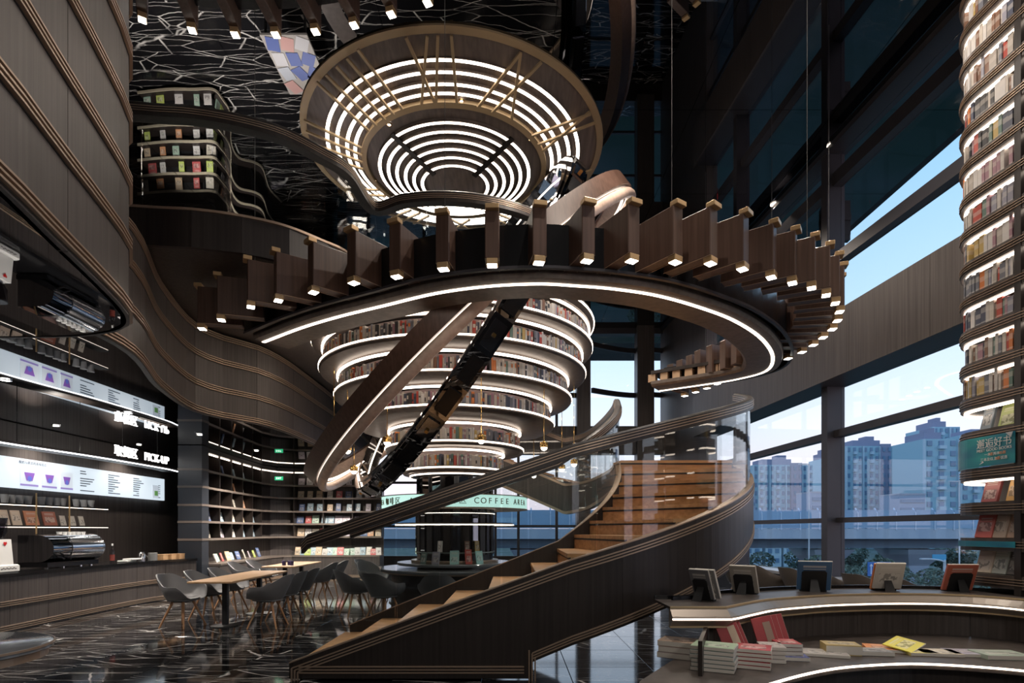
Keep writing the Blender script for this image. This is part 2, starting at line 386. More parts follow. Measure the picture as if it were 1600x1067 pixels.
# ---------------- LEVEL TWO ----------------
edge_px=[(60,312,1.0),(225,325,1),(300,329,1),(370,338,1),(440,353,1),(500,376,1),(545,398,1)]
edge=[H(a,b,HL) for a,b,_ in edge_px]
CX,CY=-1.087,11.0
for ang in (243,256,270,286,304,325,350,20,50):
    edge.append(Vector((CX+2.32*cos(R(ang)),CY+2.32*sin(R(ang)),EYE+HL)))
edge+= [Vector((-.6,14.2,EYE+HL)),Vector((-.9,17,EYE+HL)),Vector((-1.0,20,EYE+HL))]
edge=catmull(edge,6)
mez=empty('wall_mezzanine'); struct(mez,'curved level-two balcony edge clad in dark wood')
inner=[Vector((-12.5,20,EYE+HL)),Vector((-12.5,3.5,EYE+HL))]
poly=[(p.x,p.y) for p in edge]+[(p.x,p.y) for p in inner]
from mathutils.geometry import tessellate_polygon
def slab(mb,poly,z0,z1,mt=0,mbm=0):
    n=len(poly); tr=tessellate_polygon([[Vector((a,b,0)) for a,b in poly]])
    mb.add([(a,b,z1) for a,b in poly],[t for t in tr],mt); mb.add([(a,b,z0) for a,b in poly],[t[::-1] for t in tr],mbm)
fl2=MB(); slab(fl2,[(p.x,p.y) for p in offset(edge,-.06)]+[(p.x,p.y) for p in inner],EYE+HB+.03,EYE+HL-.01,0,1)
o=fl2.build('floor_mezzanine',[marb2,wood],None,fix=False); struct(o,'level-two floor of black veined marble with wood soffit')
# fascia
eseg=resample(edge,34)
for i in range(34):
    mb=MB(); pp=[eseg[i].lerp(eseg[i+1],t) for t in (0.003,.5,.997)]
    z=-(HL-HB); mb.sweep([Vector((p.x,p.y,EYE+HL)) for p in pp],[(0,0),(-.05,0),(-.05,z),(0,z)]); mb.build('fascia_panel',wood_b,mez)
mb=MB(); mb.sweep(offset(edge,.0),[(.012,0),(.012,.03),(-.06,.03),(-.06,0)]); mb.build('edge_trim',trim,mez)
# balustrade along the edge
rail_h=5.02
bal=empty('glass_balustrade',tuple(edge[8]),label='clear glass balustrade with ribbed dark handrail on the level-two balcony edge',cat='balustrade')
bal.location=(0,0,0)
rp=[p for p in edge if p.y<13.6]
rl=offset(rp,-.03)
RAILP=[(.07,-.085),(.07,.07),(.05,.09),(-.05,.09),(-.07,.07),(-.07,-.085)]
def handrail(path,parent,w=.07,hh=.085):
    mb=MB(); mb.sweep(path,[(w,-hh),(w,hh-.02),(w-.02,hh),(-w+.02,hh),(-w,hh-.02),(-w,-hh)]); mb.build('handrail',wood_b,parent,smooth=False)
    for k,u in enumerate((-.035,.0,.035)):
        mb=MB(); mb.sweep(path,[(w-.002,u*.8-.0042),(w+.006,u*.8-.0042),(w+.006,u*.8+.0042),(w-.002,u*.8+.0042)]); mb.build('rail_trim',trim,parent)
        mb=MB(); mb.sweep(path,[(-w+.002,u*.8-.0042),(-w-.006,u*.8-.0042),(-w-.006,u*.8+.0042),(-w+.002,u*.8+.0042)]); mb.build('rail_trim',trim,parent)
handrail([Vector((p.x,p.y,EYE+rail_h)) for p in rl],bal)
gseg=resample([Vector((p.x,p.y,EYE+HL+.02)) for p in rl],11)
for i in range(11):
    mb=MB(); sub=[gseg[i].lerp(gseg[i+1],t) for t in (0.004,.996)]
    # follow the curve
    n0=int(i*len(rl)/11); 
    sub=resample([Vector((p.x,p.y,EYE+HL+.02)) for p in resample(rl,88)[i*8:i*8+9]],6)
    sub[0]=sub[0].lerp(sub[1],.03); sub[-1]=sub[-1].lerp(sub[-2],.03)
    mb.sweep(sub,[(.008,0),(.008,rail_h-HL-.1),(-.008,rail_h-HL-.1),(-.008,0)]); mb.build('glass_panel',glass,bal)
# ---------------- banded fascia over the cafe ----------------
def band_wall(path,z0,z1,trims,parent,nseg,thick=.06,panelmat=None,side=1,rowsplit=True,gm=.5):
    panelmat=panelmat or wood; seg=resample(path,nseg*4); zs=[z0]+[z for z in trims if z0+.05<z<z1-.05]+[z1]
    for i in range(nseg):
        pp=seg[i*4:i*4+5]; pp=[Vector((p.x,p.y,0)) for p in pp]; pp[0]=pp[0].lerp(pp[1],.012); pp[-1]=pp[-1].lerp(pp[-2],.012)
        for a,b in zip(zs[:-1],zs[1:]):
            mb=MB(); mb.sweep(pp,[(0,a+.055 if a!=z0 else a),(0,b-.055 if b!=z1 else b),(-thick*side,b-.055 if b!=z1 else b),(-thick*side,a+.055 if a!=z0 else a)]); mb.build('wood_panel',panelmat,parent)
    pz=[Vector((p.x,p.y,0)) for p in resample(path,nseg*4)]
    for z in trims:
        mb=MB(); mb.sweep(pz,[(.004*side,z-.056),(.004*side,z+.056),(-.03*side,z+.056),(-.03*side,z-.056)]); mb.build('recess_band',rib,parent)
        for u in (-.036,0,.036):
            mb=MB(); mb.sweep(pz,[(0,z+u-.010),(.028*side,z+u-.007),(.028*side,z+u+.007),(0,z+u+.010)]); mb.build('trim_strip',trim,parent)
cafe_px=[(120,455),(178,534),(250,605),(300,640),(350,654),(400,662),(445,675),(490,694),(530,712)]
cf=[H(a,b,HD) for a,b in cafe_px]; cf=[Vector((-4.5,3.9,0))]+cf[1:]+[Vector((-4.6,17,0)),Vector((-4.9,20,0))]
cf=catmull(cf,6)
wc=empty('wall_cafe'); struct(wc,'curved dark wood band with champagne trim lines over the cafe')
band_wall(cf,EYE+HD,EYE+HB,[EYE+HD+.06,EYE+2.44,EYE+2.93,EYE+HB-.06],wc,16,side=1)
# cafe mirror ceiling
cp=[(p.x,p.y) for p in offset(cf,-.02)]+[(-9.0,20),(-9.0,3.5)]
mb=MB(); slab(mb,cp,EYE+HD+.012,EYE+HD+.08); o=mb.build('ceiling_cafe',cafe_m,None,fix=False); struct(o,'low black mirror ceiling over the cafe')
# ---------------- DRUM upper left ----------------
HU=1.80
dr=catmull([Vector(p) for p in ((-1.9,.4,0),(-2.42,1.8,0),(-2.66,2.95,0),(-2.84,3.6,0),(-3.02,4.25,0),(-3.2,4.8,0),(-3.42,5.12,0),(-3.75,5.3,0),(-4.3,5.4,0),(-6,5.42,0),(-8.8,5.42,0))],8)
wd=empty('wall_drum'); struct(wd,'large curved dark wood volume at the upper left with champagne trim lines')
band_wall(dr,EYE+HU,ZC-.05,[EYE+HU+.07,EYE+2.40,EYE+2.93,EYE+3.47,EYE+4.03,EYE+4.6,EYE+5.2,EYE+5.8,EYE+6.4],wd,9)
mb=MB(); slab(mb,[(p.x,p.y) for p in offset(dr,-.03)]+[(-8.8,.4)],EYE+HU-.0,EYE+HU+.02); o=mb.build('ceiling_drum',cafe_m,None,fix=False); struct(o,'black mirror underside of the curved drum')
# ---------------- OUTSIDE ----------------
GZ=-5.0
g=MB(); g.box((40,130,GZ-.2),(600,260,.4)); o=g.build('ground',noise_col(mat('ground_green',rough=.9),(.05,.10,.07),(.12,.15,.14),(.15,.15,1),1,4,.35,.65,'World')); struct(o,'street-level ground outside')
cb=mat('hazy_concrete',(.33,.41,.52),.8); cb2=mat('hazy_tower_wall',(.30,.38,.50),.8); cb3=mat('hazy_tower_wall_light',(.27,.47,.57),.8)  # blue distance haze is mixed into these outdoor colours
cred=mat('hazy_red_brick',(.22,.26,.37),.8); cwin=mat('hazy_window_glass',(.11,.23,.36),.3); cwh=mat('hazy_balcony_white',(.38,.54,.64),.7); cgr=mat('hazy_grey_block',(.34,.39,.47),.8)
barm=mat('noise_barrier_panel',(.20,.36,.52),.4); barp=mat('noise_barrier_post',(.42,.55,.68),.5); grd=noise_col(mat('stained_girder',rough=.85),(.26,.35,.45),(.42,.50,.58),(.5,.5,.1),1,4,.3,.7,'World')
def tower(px0,px1,pytop,d,label,cols,seedn,red=(.62,.8),setb=((0,.12,.1),(.3,.7,-.04)),depth=14):
    rd=random.Random(seedn); x0=(px0-800)/900*d; x1=(px1-800)/900*d; zt=EYE+(828-pytop)/900*d; w=x1-x0
    t=empty('apartment_tower',(x0,d,GZ)); tag(t,label,'building'); H_=zt-GZ
    mb=MB(); mb.box((w/2,depth/2,H_/2-1.2),(w,depth,H_-2.4)); mb.build('wall',cb3,t)
    mb=MB(); mb.box((w*.45,depth/2,H_-1.5),(w*.5,depth*.6,3.0)); mb.box((w*.58,depth/2,H_+.8),(w*.16,depth*.3,1.8)); mb.build('roof_block',cred,t)
    if red[0]<1:
      mb=MB(); mb.box((w*(red[0]+red[1])/2,-.35,H_/2-1),(w*(red[1]-red[0]),.9,H_-1.5)); mb.build('brick_bay',cred,t)
    fl=3.0; nf=int((H_-5)/fl); cw=w/cols
    wm=MB().box((0,0,0),(cw*.42,.2,1.5)).mesh('window',cwin); bm_=MB().box((0,0,0),(cw*.6,.9,1.0)).mesh('balcony',cwh)
    cnt=0
    for f in range(nf):
        z=H_-4.2-f*fl
        if z+GZ<EYE+(828-845)/900*d: break
        for c in range(cols):
            x=(c+.5)*cw; fr=x/w
            if cnt<270:
                inred=red[0]<fr<red[1]
                link(wm,'window',t,(x,-.95 if inred else -.12,z+.5)); cnt+=1
                if c%3==1 and cnt<270 and not inred: link(bm_,'balcony',t,(x,-.5,z-.7)); cnt+=1
    mb=MB(); 
    for c in range(0,cols+1,3): mb.box((min(w-.2,c*cw),-.3,H_/2-1.2),(.5,.6,H_-2.6))
    mb.build('pilaster',cwh,t)['kind']='stuff'
    return t
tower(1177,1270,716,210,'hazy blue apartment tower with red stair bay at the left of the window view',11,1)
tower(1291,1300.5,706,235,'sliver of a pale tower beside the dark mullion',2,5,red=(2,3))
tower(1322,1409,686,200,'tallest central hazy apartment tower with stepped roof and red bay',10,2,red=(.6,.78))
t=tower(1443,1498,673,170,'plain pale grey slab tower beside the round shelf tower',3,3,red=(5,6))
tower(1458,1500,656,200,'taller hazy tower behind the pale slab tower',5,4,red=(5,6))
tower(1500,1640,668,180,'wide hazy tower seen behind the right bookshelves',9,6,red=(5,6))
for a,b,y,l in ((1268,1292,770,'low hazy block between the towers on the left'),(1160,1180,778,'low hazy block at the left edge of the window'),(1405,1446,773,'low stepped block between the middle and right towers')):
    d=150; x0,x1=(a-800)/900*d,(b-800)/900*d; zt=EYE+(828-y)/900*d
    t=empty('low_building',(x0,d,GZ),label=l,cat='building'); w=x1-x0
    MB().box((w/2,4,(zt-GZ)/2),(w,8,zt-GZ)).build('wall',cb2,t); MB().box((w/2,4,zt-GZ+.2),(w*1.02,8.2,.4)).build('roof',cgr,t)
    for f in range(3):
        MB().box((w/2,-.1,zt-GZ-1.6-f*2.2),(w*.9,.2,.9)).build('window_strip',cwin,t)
# viaduct
via=empty('viaduct',(0,60,0),label='long concrete elevated road with blue noise barrier crossing the window view',cat='viaduct')
def zz(y,d): return EYE+(828-y)/900*d
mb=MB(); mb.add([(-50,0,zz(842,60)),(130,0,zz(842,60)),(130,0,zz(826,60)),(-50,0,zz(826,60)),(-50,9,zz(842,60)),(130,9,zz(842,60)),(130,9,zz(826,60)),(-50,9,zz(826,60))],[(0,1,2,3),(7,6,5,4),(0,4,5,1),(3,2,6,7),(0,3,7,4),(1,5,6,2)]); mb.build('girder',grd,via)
mb=MB(); mb.box((40,4.5,zz(845,60)-.35),(180,6.5,.9)); mb.build('girder_underside',mat('shaded_girder',(.10,.15,.21),.9),via)  # shadow under the viaduct is put into this dark colour
pl=MB().box((0,0,(zz(796,60)+zz(826,60))/2),(1.9,.08,zz(796,60)-zz(826,60)-.1)).mesh('barrier_panel',barm)
ps=MB(); hh=zz(794,60); hb=zz(828,60); ps.add([(-.06,-.1,hb),(.06,-.1,hb),(.06,.0,hb),(-.06,.0,hb),(-.06,-.1,hh-.5),(.06,-.1,hh-.5),(.06,0,hh-.5),(-.06,0,hh-.5),(-.06,.35,hh+.05),(.06,.35,hh+.05),(.06,.45,hh),(-.06,.45,hh)],[(0,1,5,4),(1,2,6,5),(2,3,7,6),(3,0,4,7),(4,5,9,8),(5,6,10,9),(6,7,11,10),(7,4,8,11),(8,9,10,11)]); psm=ps.mesh('barrier_post',barp)
for k in range(-14,42):
    link(pl,'barrier_panel',via,(k*2+1,0,0)); link(psm,'barrier_post',via,(k*2,0,0))
for x in (-22,2,34.5,44.5): 
    m=MB(); m.prism([(x-1.1,3),(x+1.1,3),(x+1.1,6),(x-1.1,6)],GZ,zz(852,60)); m.add([(x-1.1,3,-2.4),(x+1.1,3,-2.4),(x+2.2,1.5,-.6),(x-2.2,1.5,-.6),(x-1.1,6,-2.4),(x+1.1,6,-2.4),(x+2.2,7.5,-.6),(x-2.2,7.5,-.6)],[(0,1,2,3),(4,7,6,5),(0,3,7,4),(1,5,6,2)]); m.build('pier',cb2,via)
# low houses and trees
for i,(px,w_,h_) in enumerate(((1166,16,9),(1197,14,8),(1228,18,9.5),(1262,12,11),(1030,20,9),(960,18,10))):
    d=105; x=(px-800)/900*d; t=empty('low_house',(x,d,GZ),label='pale low house under the viaduct, %s from the left'%nth(i),cat='house')
    MB().box((0,0,h_*.22),(w_*.2,6,h_*.44)).build('wall',cwh,t); mb=MB(); mb.box((0,0,h_*.44+.2),(w_*.22,6.6,.4)); mb.build('roof',cgr,t)
    for q in range(2):
        for r_ in range(2): MB().box(((q-.5)*w_*.09,-3.05,1.1+r_*1.7),(w_*.05,.1,.8)).build('window',cwin,t)
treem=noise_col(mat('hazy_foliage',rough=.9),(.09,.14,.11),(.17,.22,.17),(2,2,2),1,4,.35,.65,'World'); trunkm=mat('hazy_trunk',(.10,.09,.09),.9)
def crown(seed,r,h):
    rd=random.Random(seed); mb=MB()
    for i in range(520):
        a=rd.uniform(0,2*PI); u=rd.uniform(-1,1); q=(1-u*u)**.5*rd.uniform(.75,1.05); c=Vector((r*q*cos(a),r*q*sin(a),h+r*.75*u)); s=rd.uniform(.12,.26)*r*.6
        n=Vector((rd.uniform(-1,1),rd.uniform(-1,1),rd.uniform(-.2,1))).normalized(); x=n.orthogonal().normalized(); y=n.cross(x)
        mb.add([c+x*s,c+y*s*.6,c-x*s,c-y*s*.6],[(0,1,2,3)])
    return mb
crs=[crown(s,1.7,2.9).mesh('crown',treem) for s in range(4)]; trk=MB().tube([(0,0,0),(0,0,1.2),(.1,0,2.6)],[.16,.12,.07],6).mesh('trunk',trunkm)
rd=random.Random(3); ti=0; pos=[]
for i in range(54):
    d=rd.choice((42,50,56,75)); px=rd.uniform(1150,1600) if i<44 else rd.uniform(580,1050); pos.append((px,d))
pos.sort()
for px,d in pos:
    sc=d/50*rd.uniform(.55,.85); t=empty('street_tree',((px-800)/900*d,d,GZ)); t.scale=(sc,sc,sc*rd.uniform(.8,1.05))
    tag(t,'hazy green street tree beyond the windows, %s tree from the left'%nth(ti),'tree','street trees under the viaduct'); ti+=1
    link(crs[rd.randrange(4)],'crown',t,rz=rd.uniform(0,6)); link(trk,'trunk',t)
# road signs, lamp
sgn=mat('road_sign_blue',(.02,.16,.5),.4); sgw=mat('road_sign_white',(.8,.85,.9),.5); pole=mat('white_pole',(.5,.57,.63),.4)
d=40; a=W(1356,878,d); b=W(1392,900,d)
t=empty('road_sign',((a.x+b.x)/2,d,GZ),label='blue overhead lane sign with white arrows seen through the window',cat='road sign')
MB().box((0,0,(a.z+b.z)/2-GZ),(b.x-a.x,.08,a.z-b.z)).build('panel',sgn,t); MB().tube([(0,.1,0),(0,.1,a.z-GZ)],.07,8).build('pole',pole,t)
for k in range(4):
    x=-.6+k*.4; z=(a.z+b.z)/2-GZ; mb=MB(); mb.box((x,-.05,z-.05),(.05,.02,.6)); mb.add([(x-.12,-.06,z+.2),(x+.12,-.06,z+.2),(x,-.06,z+.38)],[(0,1,2)]); mb.build('lane_arrow',sgw,t)
d=52; a=W(1457,866,d); b=W(1478,875,d)
t=empty('road_sign',((a.x+b.x)/2,d,GZ),label='small light blue road sign beside the street lamp',cat='road sign')
MB().box((0,0,(a.z+b.z)/2-GZ),(b.x-a.x,.08,a.z-b.z)).build('panel',mat('road_sign_cyan',(.05,.35,.6),.4),t); MB().tube([(.5,.1,0),(.5,.1,a.z-GZ)],.06,8).build('pole',pole,t)
p=W(1477,915,36); pt=[Vector((0,0,0)),Vector((0,0,W(0,885,36).z-GZ)),Vector((-.1,0,W(0,878,36).z-GZ)),Vector((-.4,0,W(0,875,36).z-GZ)),Vector((-1.1,0,W(0,873,36).z-GZ))]
t=empty('street_lamp',(p.x,36,GZ),label='white curved street lamp outside the right window',cat='street lamp'); MB().tube(catmull(pt,5),.05,8).build('pole',pole,t); MB().box((-1.3,0,pt[-1].z),(.5,.2,.08)).build('lamp_head',pole,t)
for px,y0,d,l in ((1264,725,56,'tall thin lamp mast before the left tower'),(1499,752,56,'tall thin lamp mast before the right tower')):
    p=W(px,y0,d); t=empty('lamp_mast',(p.x,d,GZ),label=l,cat='street lamp'); MB().tube([(0,0,0),(0,0,p.z-GZ)],.07,6).build('pole',pole,t); MB().box((-.5,0,p.z-GZ),(1.0,.2,.08)).build('lamp_head',pole,t)
# back of the shop sign outside the upper window
for i,(px,py,s_) in enumerate(((1263,352,1.0),(1287,338,.9))):
    d=11.2+i*.3; p=Vector((wx(d)+.35,d,W(0,py,d).z)); t=empty('sign_letter',tuple(p),R(86)); tag(t,'dark back of a shop sign character outside the upper window, %s'%('farther one' if i==0 else 'nearer one'),'sign')
    mb=MB(); mb.box((0,0,0),(.62*s_,.16,.12)); mb.box((0,0,.25*s_),(.5*s_,.16,.1)); mb.box((-.22*s_,0,-.05),(.12,.16,.75*s_)); mb.box((.24*s_,0,-.02),(.1,.16,.6*s_)); mb.box((.02,0,-.28*s_),(.62*s_,.16,.1)); mb.box((0,0,.05),(.1,.16,.8*s_)); mb.build('character_stroke',black,t)
# ceiling downlights by the window
for i,(px,py) in enumerate(((1465,58),(1300,228),(1210,320))):
    p=H(px,py,HC-.02); t=empty('downlight',tuple(p),label='round recessed downlight in the mirror ceiling, %s from the shelf tower'%nth(i),cat='downlight'); t['group']='ceiling downlights by the window'
    mb=MB(); mb.lathe([(.055,0),(.085,0),(.085,.015),(.055,.015)],n=20,closedprof=True); mb.build('bezel',led_s,t); MB().lathe([(0,.008),(.053,.008)],n=16).build('lens',led_s,t)
    lamp('SPOT',(p.x,p.y,p.z-.05),60,(1,.9,.8),.05,100,name='downlight_beam')
# ---------------- BOOK COLUMN ----------------
tiers=[ # (R px half, h upper light, h lower light)
 (214,3.70,3.36),(203,3.25,2.89),(180,2.78,2.43),(152,2.31,1.97),(103,1.84,1.495),(77,1.43,1.08)]
TR=[CY*sin(math.atan(p/900)) for p,_,_ in tiers]
shelfm=noise_col(mat('grey_brown_shelf_underside',rough=.4),(.050,.040,.035),(.088,.072,.064),(10,10,10),1,4,.3,.7,'World')
backm=mat('mauve_shelf_back',(.23,.17,.165),.5)
bookcols=[((.55,.5,.44),'cream'),((.42,.38,.34),'beige'),((.07,.08,.12),'navy'),((.05,.05,.055),'black'),((.45,.07,.05),'red'),((.62,.20,.06),'orange'),((.16,.17,.2),'slate'),((.62,.6,.58),'white'),((.22,.12,.08),'brown'),((.12,.2,.17),'green'),((.35,.2,.24),'plum'),((.5,.36,.13),'mustard'),((.28,.28,.34),'lilac grey'),((.5,.47,.44),'pale grey')]
colt=empty('book_column',(CX,CY,0),label='tapering round column of lit bookshelves widening toward the balcony',cat='bookcase')
def lz(mb_prof,name,m,parent,n=72,closed=True,a0=0,a1=2*PI):
    mb=MB(); mb.lathe(mb_prof,(0,0,0),n,a0,a1,closedprof=closed); return mb.build(name,m,parent,smooth=True)
for i,((px,u,l),r) in enumerate(zip(tiers,TR)):
    u+=EYE; l+=EYE
    lz([(r-.26,l),(r-.26,u),(r-.24,u),(r-.24,l)],'shelf_back',backm,colt)
    # shelf board: rounded lip outside, belly curving in underneath to the next tier
    rn=TR[i+1] if i<5 else .78; un=tiers[i+1][1]+EYE if i<5 else EYE+1.0
    lz([(r-.26,l+.05),(r+.02,l+.05),(r+.05,l+.035),(r+.055,l+.02),(r+.055,l-.02),(r+.03,l-.05),(r-.02,un+.05),(rn+.0,un+.025),(rn-.26,un+.02)],'shelf_board',shelfm,colt)
    lz([(r+.05,l+.004),(r+.066,l+.004),(r+.066,l+.03),(r+.05,l+.03)],'light_strip',led,colt)
    lz([(r-.02,u+.0),(r+.012,u-.0),(r+.012,u-.035),(r-.02,u-.035)],'light_strip',led,colt)
# crown under the balcony
lz([(TR[0]-.3,EYE+HL),(TR[0]+.08,EYE+HL+.02),(TR[0]+.09,EYE+HL-.03),(TR[0]+.02,EYE+3.73),(TR[0]-.3,EYE+3.73)],'crown_board',shelfm,colt)
lz([(TR[0]+.075,EYE+HL-.045),(TR[0]+.095,EYE+HL-.045),(TR[0]+.095,EYE+HL-.02),(TR[0]+.075,EYE+HL-.02)],'light_strip',led,colt)
# neck and lower column
lz([(.0,EYE+1.06),(.86,EYE+1.06),(.84,EYE+.99),(.0,EYE+.99)],'neck_disc',shelfm,colt)
lz([(.84,EYE+.99),(.855,EYE+.99),(.855,EYE+1.015),(.84,EYE+1.015)],'light_strip',led,colt)
lz([(0,EYE+.99),(.70,EYE+.99),(.70,EYE+.62),(0,EYE+.62)],'neck',black,colt)
for k in range(10):
    a=R(180+k*20+8); MB().box(((.71)*cos(a),(.71)*sin(a),EYE+.8),(.16,.03,.32),a+PI/2).build('neck_panel',mirror_b,colt)
# books : helper meshes
bkm=[]
for k,(w,h,d) in enumerate(((.028,.24,.16),(.04,.26,.17),(.022,.22,.15),(.05,.24,.17),(.033,.27,.18),(.06,.25,.16))):
    mb=MB(); mb.box((0,0,h/2),(w,d,h),mi=0); mb.box((0,.004,h/2+.001),(w*.82,d-.006,h+.002-.006),mi=1); bkm.append((mb.mesh('book',[bk,paper]),w,h))
NB=[0]
def book(me,loc,rz,ci,label,group,sc=1,tilt=0):
    o=link(me,'book',None,loc,rz); o.color=(*bookcols[ci][0],1); o.scale=(1,1,sc)
    if tilt: o.rotation_euler=(0,tilt,rz)
    tag(o,label,'book',group); NB[0]+=1; return o
rd=random.Random(11)
tn=['crown','top','second','third','fourth','fifth']
clothm=[mat('cloth_'+n.replace(' ','_'),c,.5) for c,n in bookcols]+[paper]
for i,((px,u,l),r) in enumerate(zip(tiers,TR)):
    gap=u-l-.10; rb=r-.095; amid=math.atan2(-CY,-CX); ang=amid-R(100); mb=MB()
    while ang<amid+R(100):
        w=rd.choice((.022,.028,.033,.04,.05)); da=(w+.003)/rb
        if rd.random()<.03: ang+=da; continue
        c=rd.choices(range(14),(8,7,4,4,3,2,5,6,3,2,3,2,4,6))[0]; h=gap*rd.uniform(.66,.86); a=ang+da/2; x,y,z=CX+rb*cos(a),CY+rb*sin(a),l+EYE+.05
        mb.box((x,y,z+h/2),(w,.16,h),a+PI/2,c)
        if rd.random()<.55: 
            q=rb+.081; mb.box((CX+q*cos(a),CY+q*sin(a),z+h*rd.uniform(.3,.75)),(w*.8,.003,h*rd.uniform(.12,.35)),a+PI/2,rd.choice((14,0,3,5,7)))
        ang+=da
    o=mb.build('column_books',clothm); tag(o,'tightly packed books on the %s shelf of the round column'%tn[i],'books',None,'stuff')
# lower kiosk round the column
ki=empty('display_kiosk',(CX,CY,0),label='round dark kiosk with glowing turquoise frieze at the foot of the book column',cat='kiosk')
lz([(0,0),(.72,0),(.72,EYE+.62),(0,EYE+.62)],'core',black,ki)
frz=mat('turquoise_lightbox',(.5,.6,.56),.4,0,(.50,.80,.72),.75); frd=mat('frieze_letter',(.14,.11,.05),.5)
lz([(.5,EYE+.40),(1.36,EYE+.40),(1.36,EYE+.385),(.5,EYE+.385)],'frieze_soffit',mat('lit_wood_soffit',(.5,.36,.25),.4),ki)
lz([(1.34,EYE+.39),(1.37,EYE+.39),(1.37,EYE+.60),(1.34,EYE+.60)],'frieze_lightbox',frz,ki)
lz([(1.33,EYE+.60),(1.385,EYE+.60),(1.385,EYE+.615),(.5,EYE+.615),(.5,EYE+.60)],'frieze_rim',trim,ki)
lz([(1.33,EYE+.375),(1.385,EYE+.375),(1.385,EYE+.39),(1.33,EYE+.39)],'frieze_rim',trim,ki)
lz([(.6,EYE+.13),(1.10,EYE+.13),(1.12,EYE+.09),(.6,EYE+.09)],'ring_shelf',shelfm,ki)
lz([(1.10,EYE+.085),(1.125,EYE+.085),(1.125,EYE+.105),(1.10,EYE+.105)],'light_strip',led_s,ki)
lz([(.0,EYE-.40),(.76,EYE-.40),(.76,EYE-.42),(.0,EYE-.42)],'glass_shelf',mat('glass_shelf_edge',(.25,.3,.28),.2),ki)
for k in range(14):
    a=R(180+k*13.5+3); MB().box((.735*cos(a),.735*sin(a),EYE+.0),(.12,.02,.9),a+PI/2).build('niche_post',mirror_b if k%2 else wood_b,ki)
for z,r_ in ((.30,.76),):
    lz([(r_-.03,EYE+z),(r_,EYE+z),(r_,EYE+z+.012),(r_-.03,EYE+z+.012)],'light_strip',led_s,ki)
topm=mat('pale_reflecting_disc',(.16,.17,.18),.12)
for r_,z,m_ in ((.82,-.555,trim),(1.08,-.60,topm),(1.42,-.70,topm)):
    lz([(0,EYE+z),(r_,EYE+z),(r_+.01,EYE+z-.015),(r_,EYE+z-.05),(0,EYE+z-.05)],'display_disc',m_,ki)
for r_,z in ((1.36,-.78),(1.30,-1.05),(1.24,-1.36)):
    lz([(0,EYE+z+.05),(r_,EYE+z+.05),(r_,EYE+z),(0,EYE+z)],'plinth_ring',trim if z>-.8 else black,ki)
lz([(0,.0),(1.2,0),(1.2,EYE-.75),(0,EYE-.75)],'plinth',black,ki)
FONTC={}
def text3(body,size,m,parent,M,name='lettering',ext=.004,sx=1):
    key=(body,size,ext)
    c=bpy.data.curves.new('t','FONT'); c.body=body; c.size=size; c.extrude=ext; c.align_x='CENTER'; c.align_y='CENTER'
    o=bpy.data.objects.new('t',c); COL.objects.link(o); dg=bpy.context.evaluated_depsgraph_get(); me=bpy.data.meshes.new_from_object(o.evaluated_get(dg)); bpy.data.objects.remove(o); bpy.data.curves.remove(c)
    me.materials.clear(); me.materials.append(m); q=link(me,name,parent); q.matrix_local=M@Matrix.Diagonal((sx,1,1,1)); return q
def on_cyl(a,r,z): # text plane facing outward at angle a
    return Matrix.Translation((r*cos(a),r*sin(a),z))@Matrix.Rotation(a+PI/2,4,'Z')@Matrix.Rotation(R(90),4,'X')
a0=R(263)
def frieze(s,start,step,size):
    a=start
    for ch in s:
        if ch!=' ': text3(ch,size,frd,ki,on_cyl(a,1.372,EYE+.495),'frieze_letter')
        a+=step*(1.35 if ord(ch)>1000 else .8 if ch==' ' else 1)
    return a
frieze('COFFEE AREA',R(291),R(5.2),.14); frieze('咖啡区',R(267),R(5.2),.14); frieze('AREA',R(243),R(5.2),.14); frieze('咖啡区',R(215),R(5.4),.14); frieze('AREA',R(190),R(5.2),.14)
# display books standing on the disc
for k,(px,c,w,h,nm) in enumerate(((668,9,.12,.2,'small leaning white and green card book'),(691,12,.14,.22,'grey patterned book'),(717,9,.16,.24,'pale turquoise book with a dark tree'),(737,4,.12,.26,'red and white book'),(757,9,.14,.23,'pale green tilted book'))):
    a=math.atan2(-1,(px-711)/62*.9); p=Vector((CX+.93*cos(a)*1,CY+.93*sin(a),EYE-.60))
    mb=MB(); M=Matrix.Rotation(a+PI/2,4,'Z')@Matrix.Rotation(R(-12),4,'X'); mb.box((0,0,h/2),(w,.02,h),M=Matrix.Identity(4)); o=mb.build('display_book',bk_art); o.matrix_world=Matrix.Translation(p)@M; o.color=(*((.35,.62,.58) if k in(2,4) else bookcols[c][0]),1)
    tag(o,nm+' standing face out on the kiosk disc','book','face-out books on the kiosk disc')
for k,(px,c) in enumerate(((694,7),(738,8),(760,11))):
    a=math.atan2(-1,(px-711)/62*.9); p=Vector((CX+.80*cos(a),CY+.80*sin(a),EYE-.395))
    o=MB().box((0,0,.1),(.09,.02,.2)).build('display_book',bk_art); o.location=p; o.rotation_euler=(R(-6),0,a+PI/2); o.color=(*bookcols[c][0],1); tag(o,'%s book standing on the glass shelf above the kiosk disc'%bookcols[c][1],'book','face-out books on the kiosk shelf')
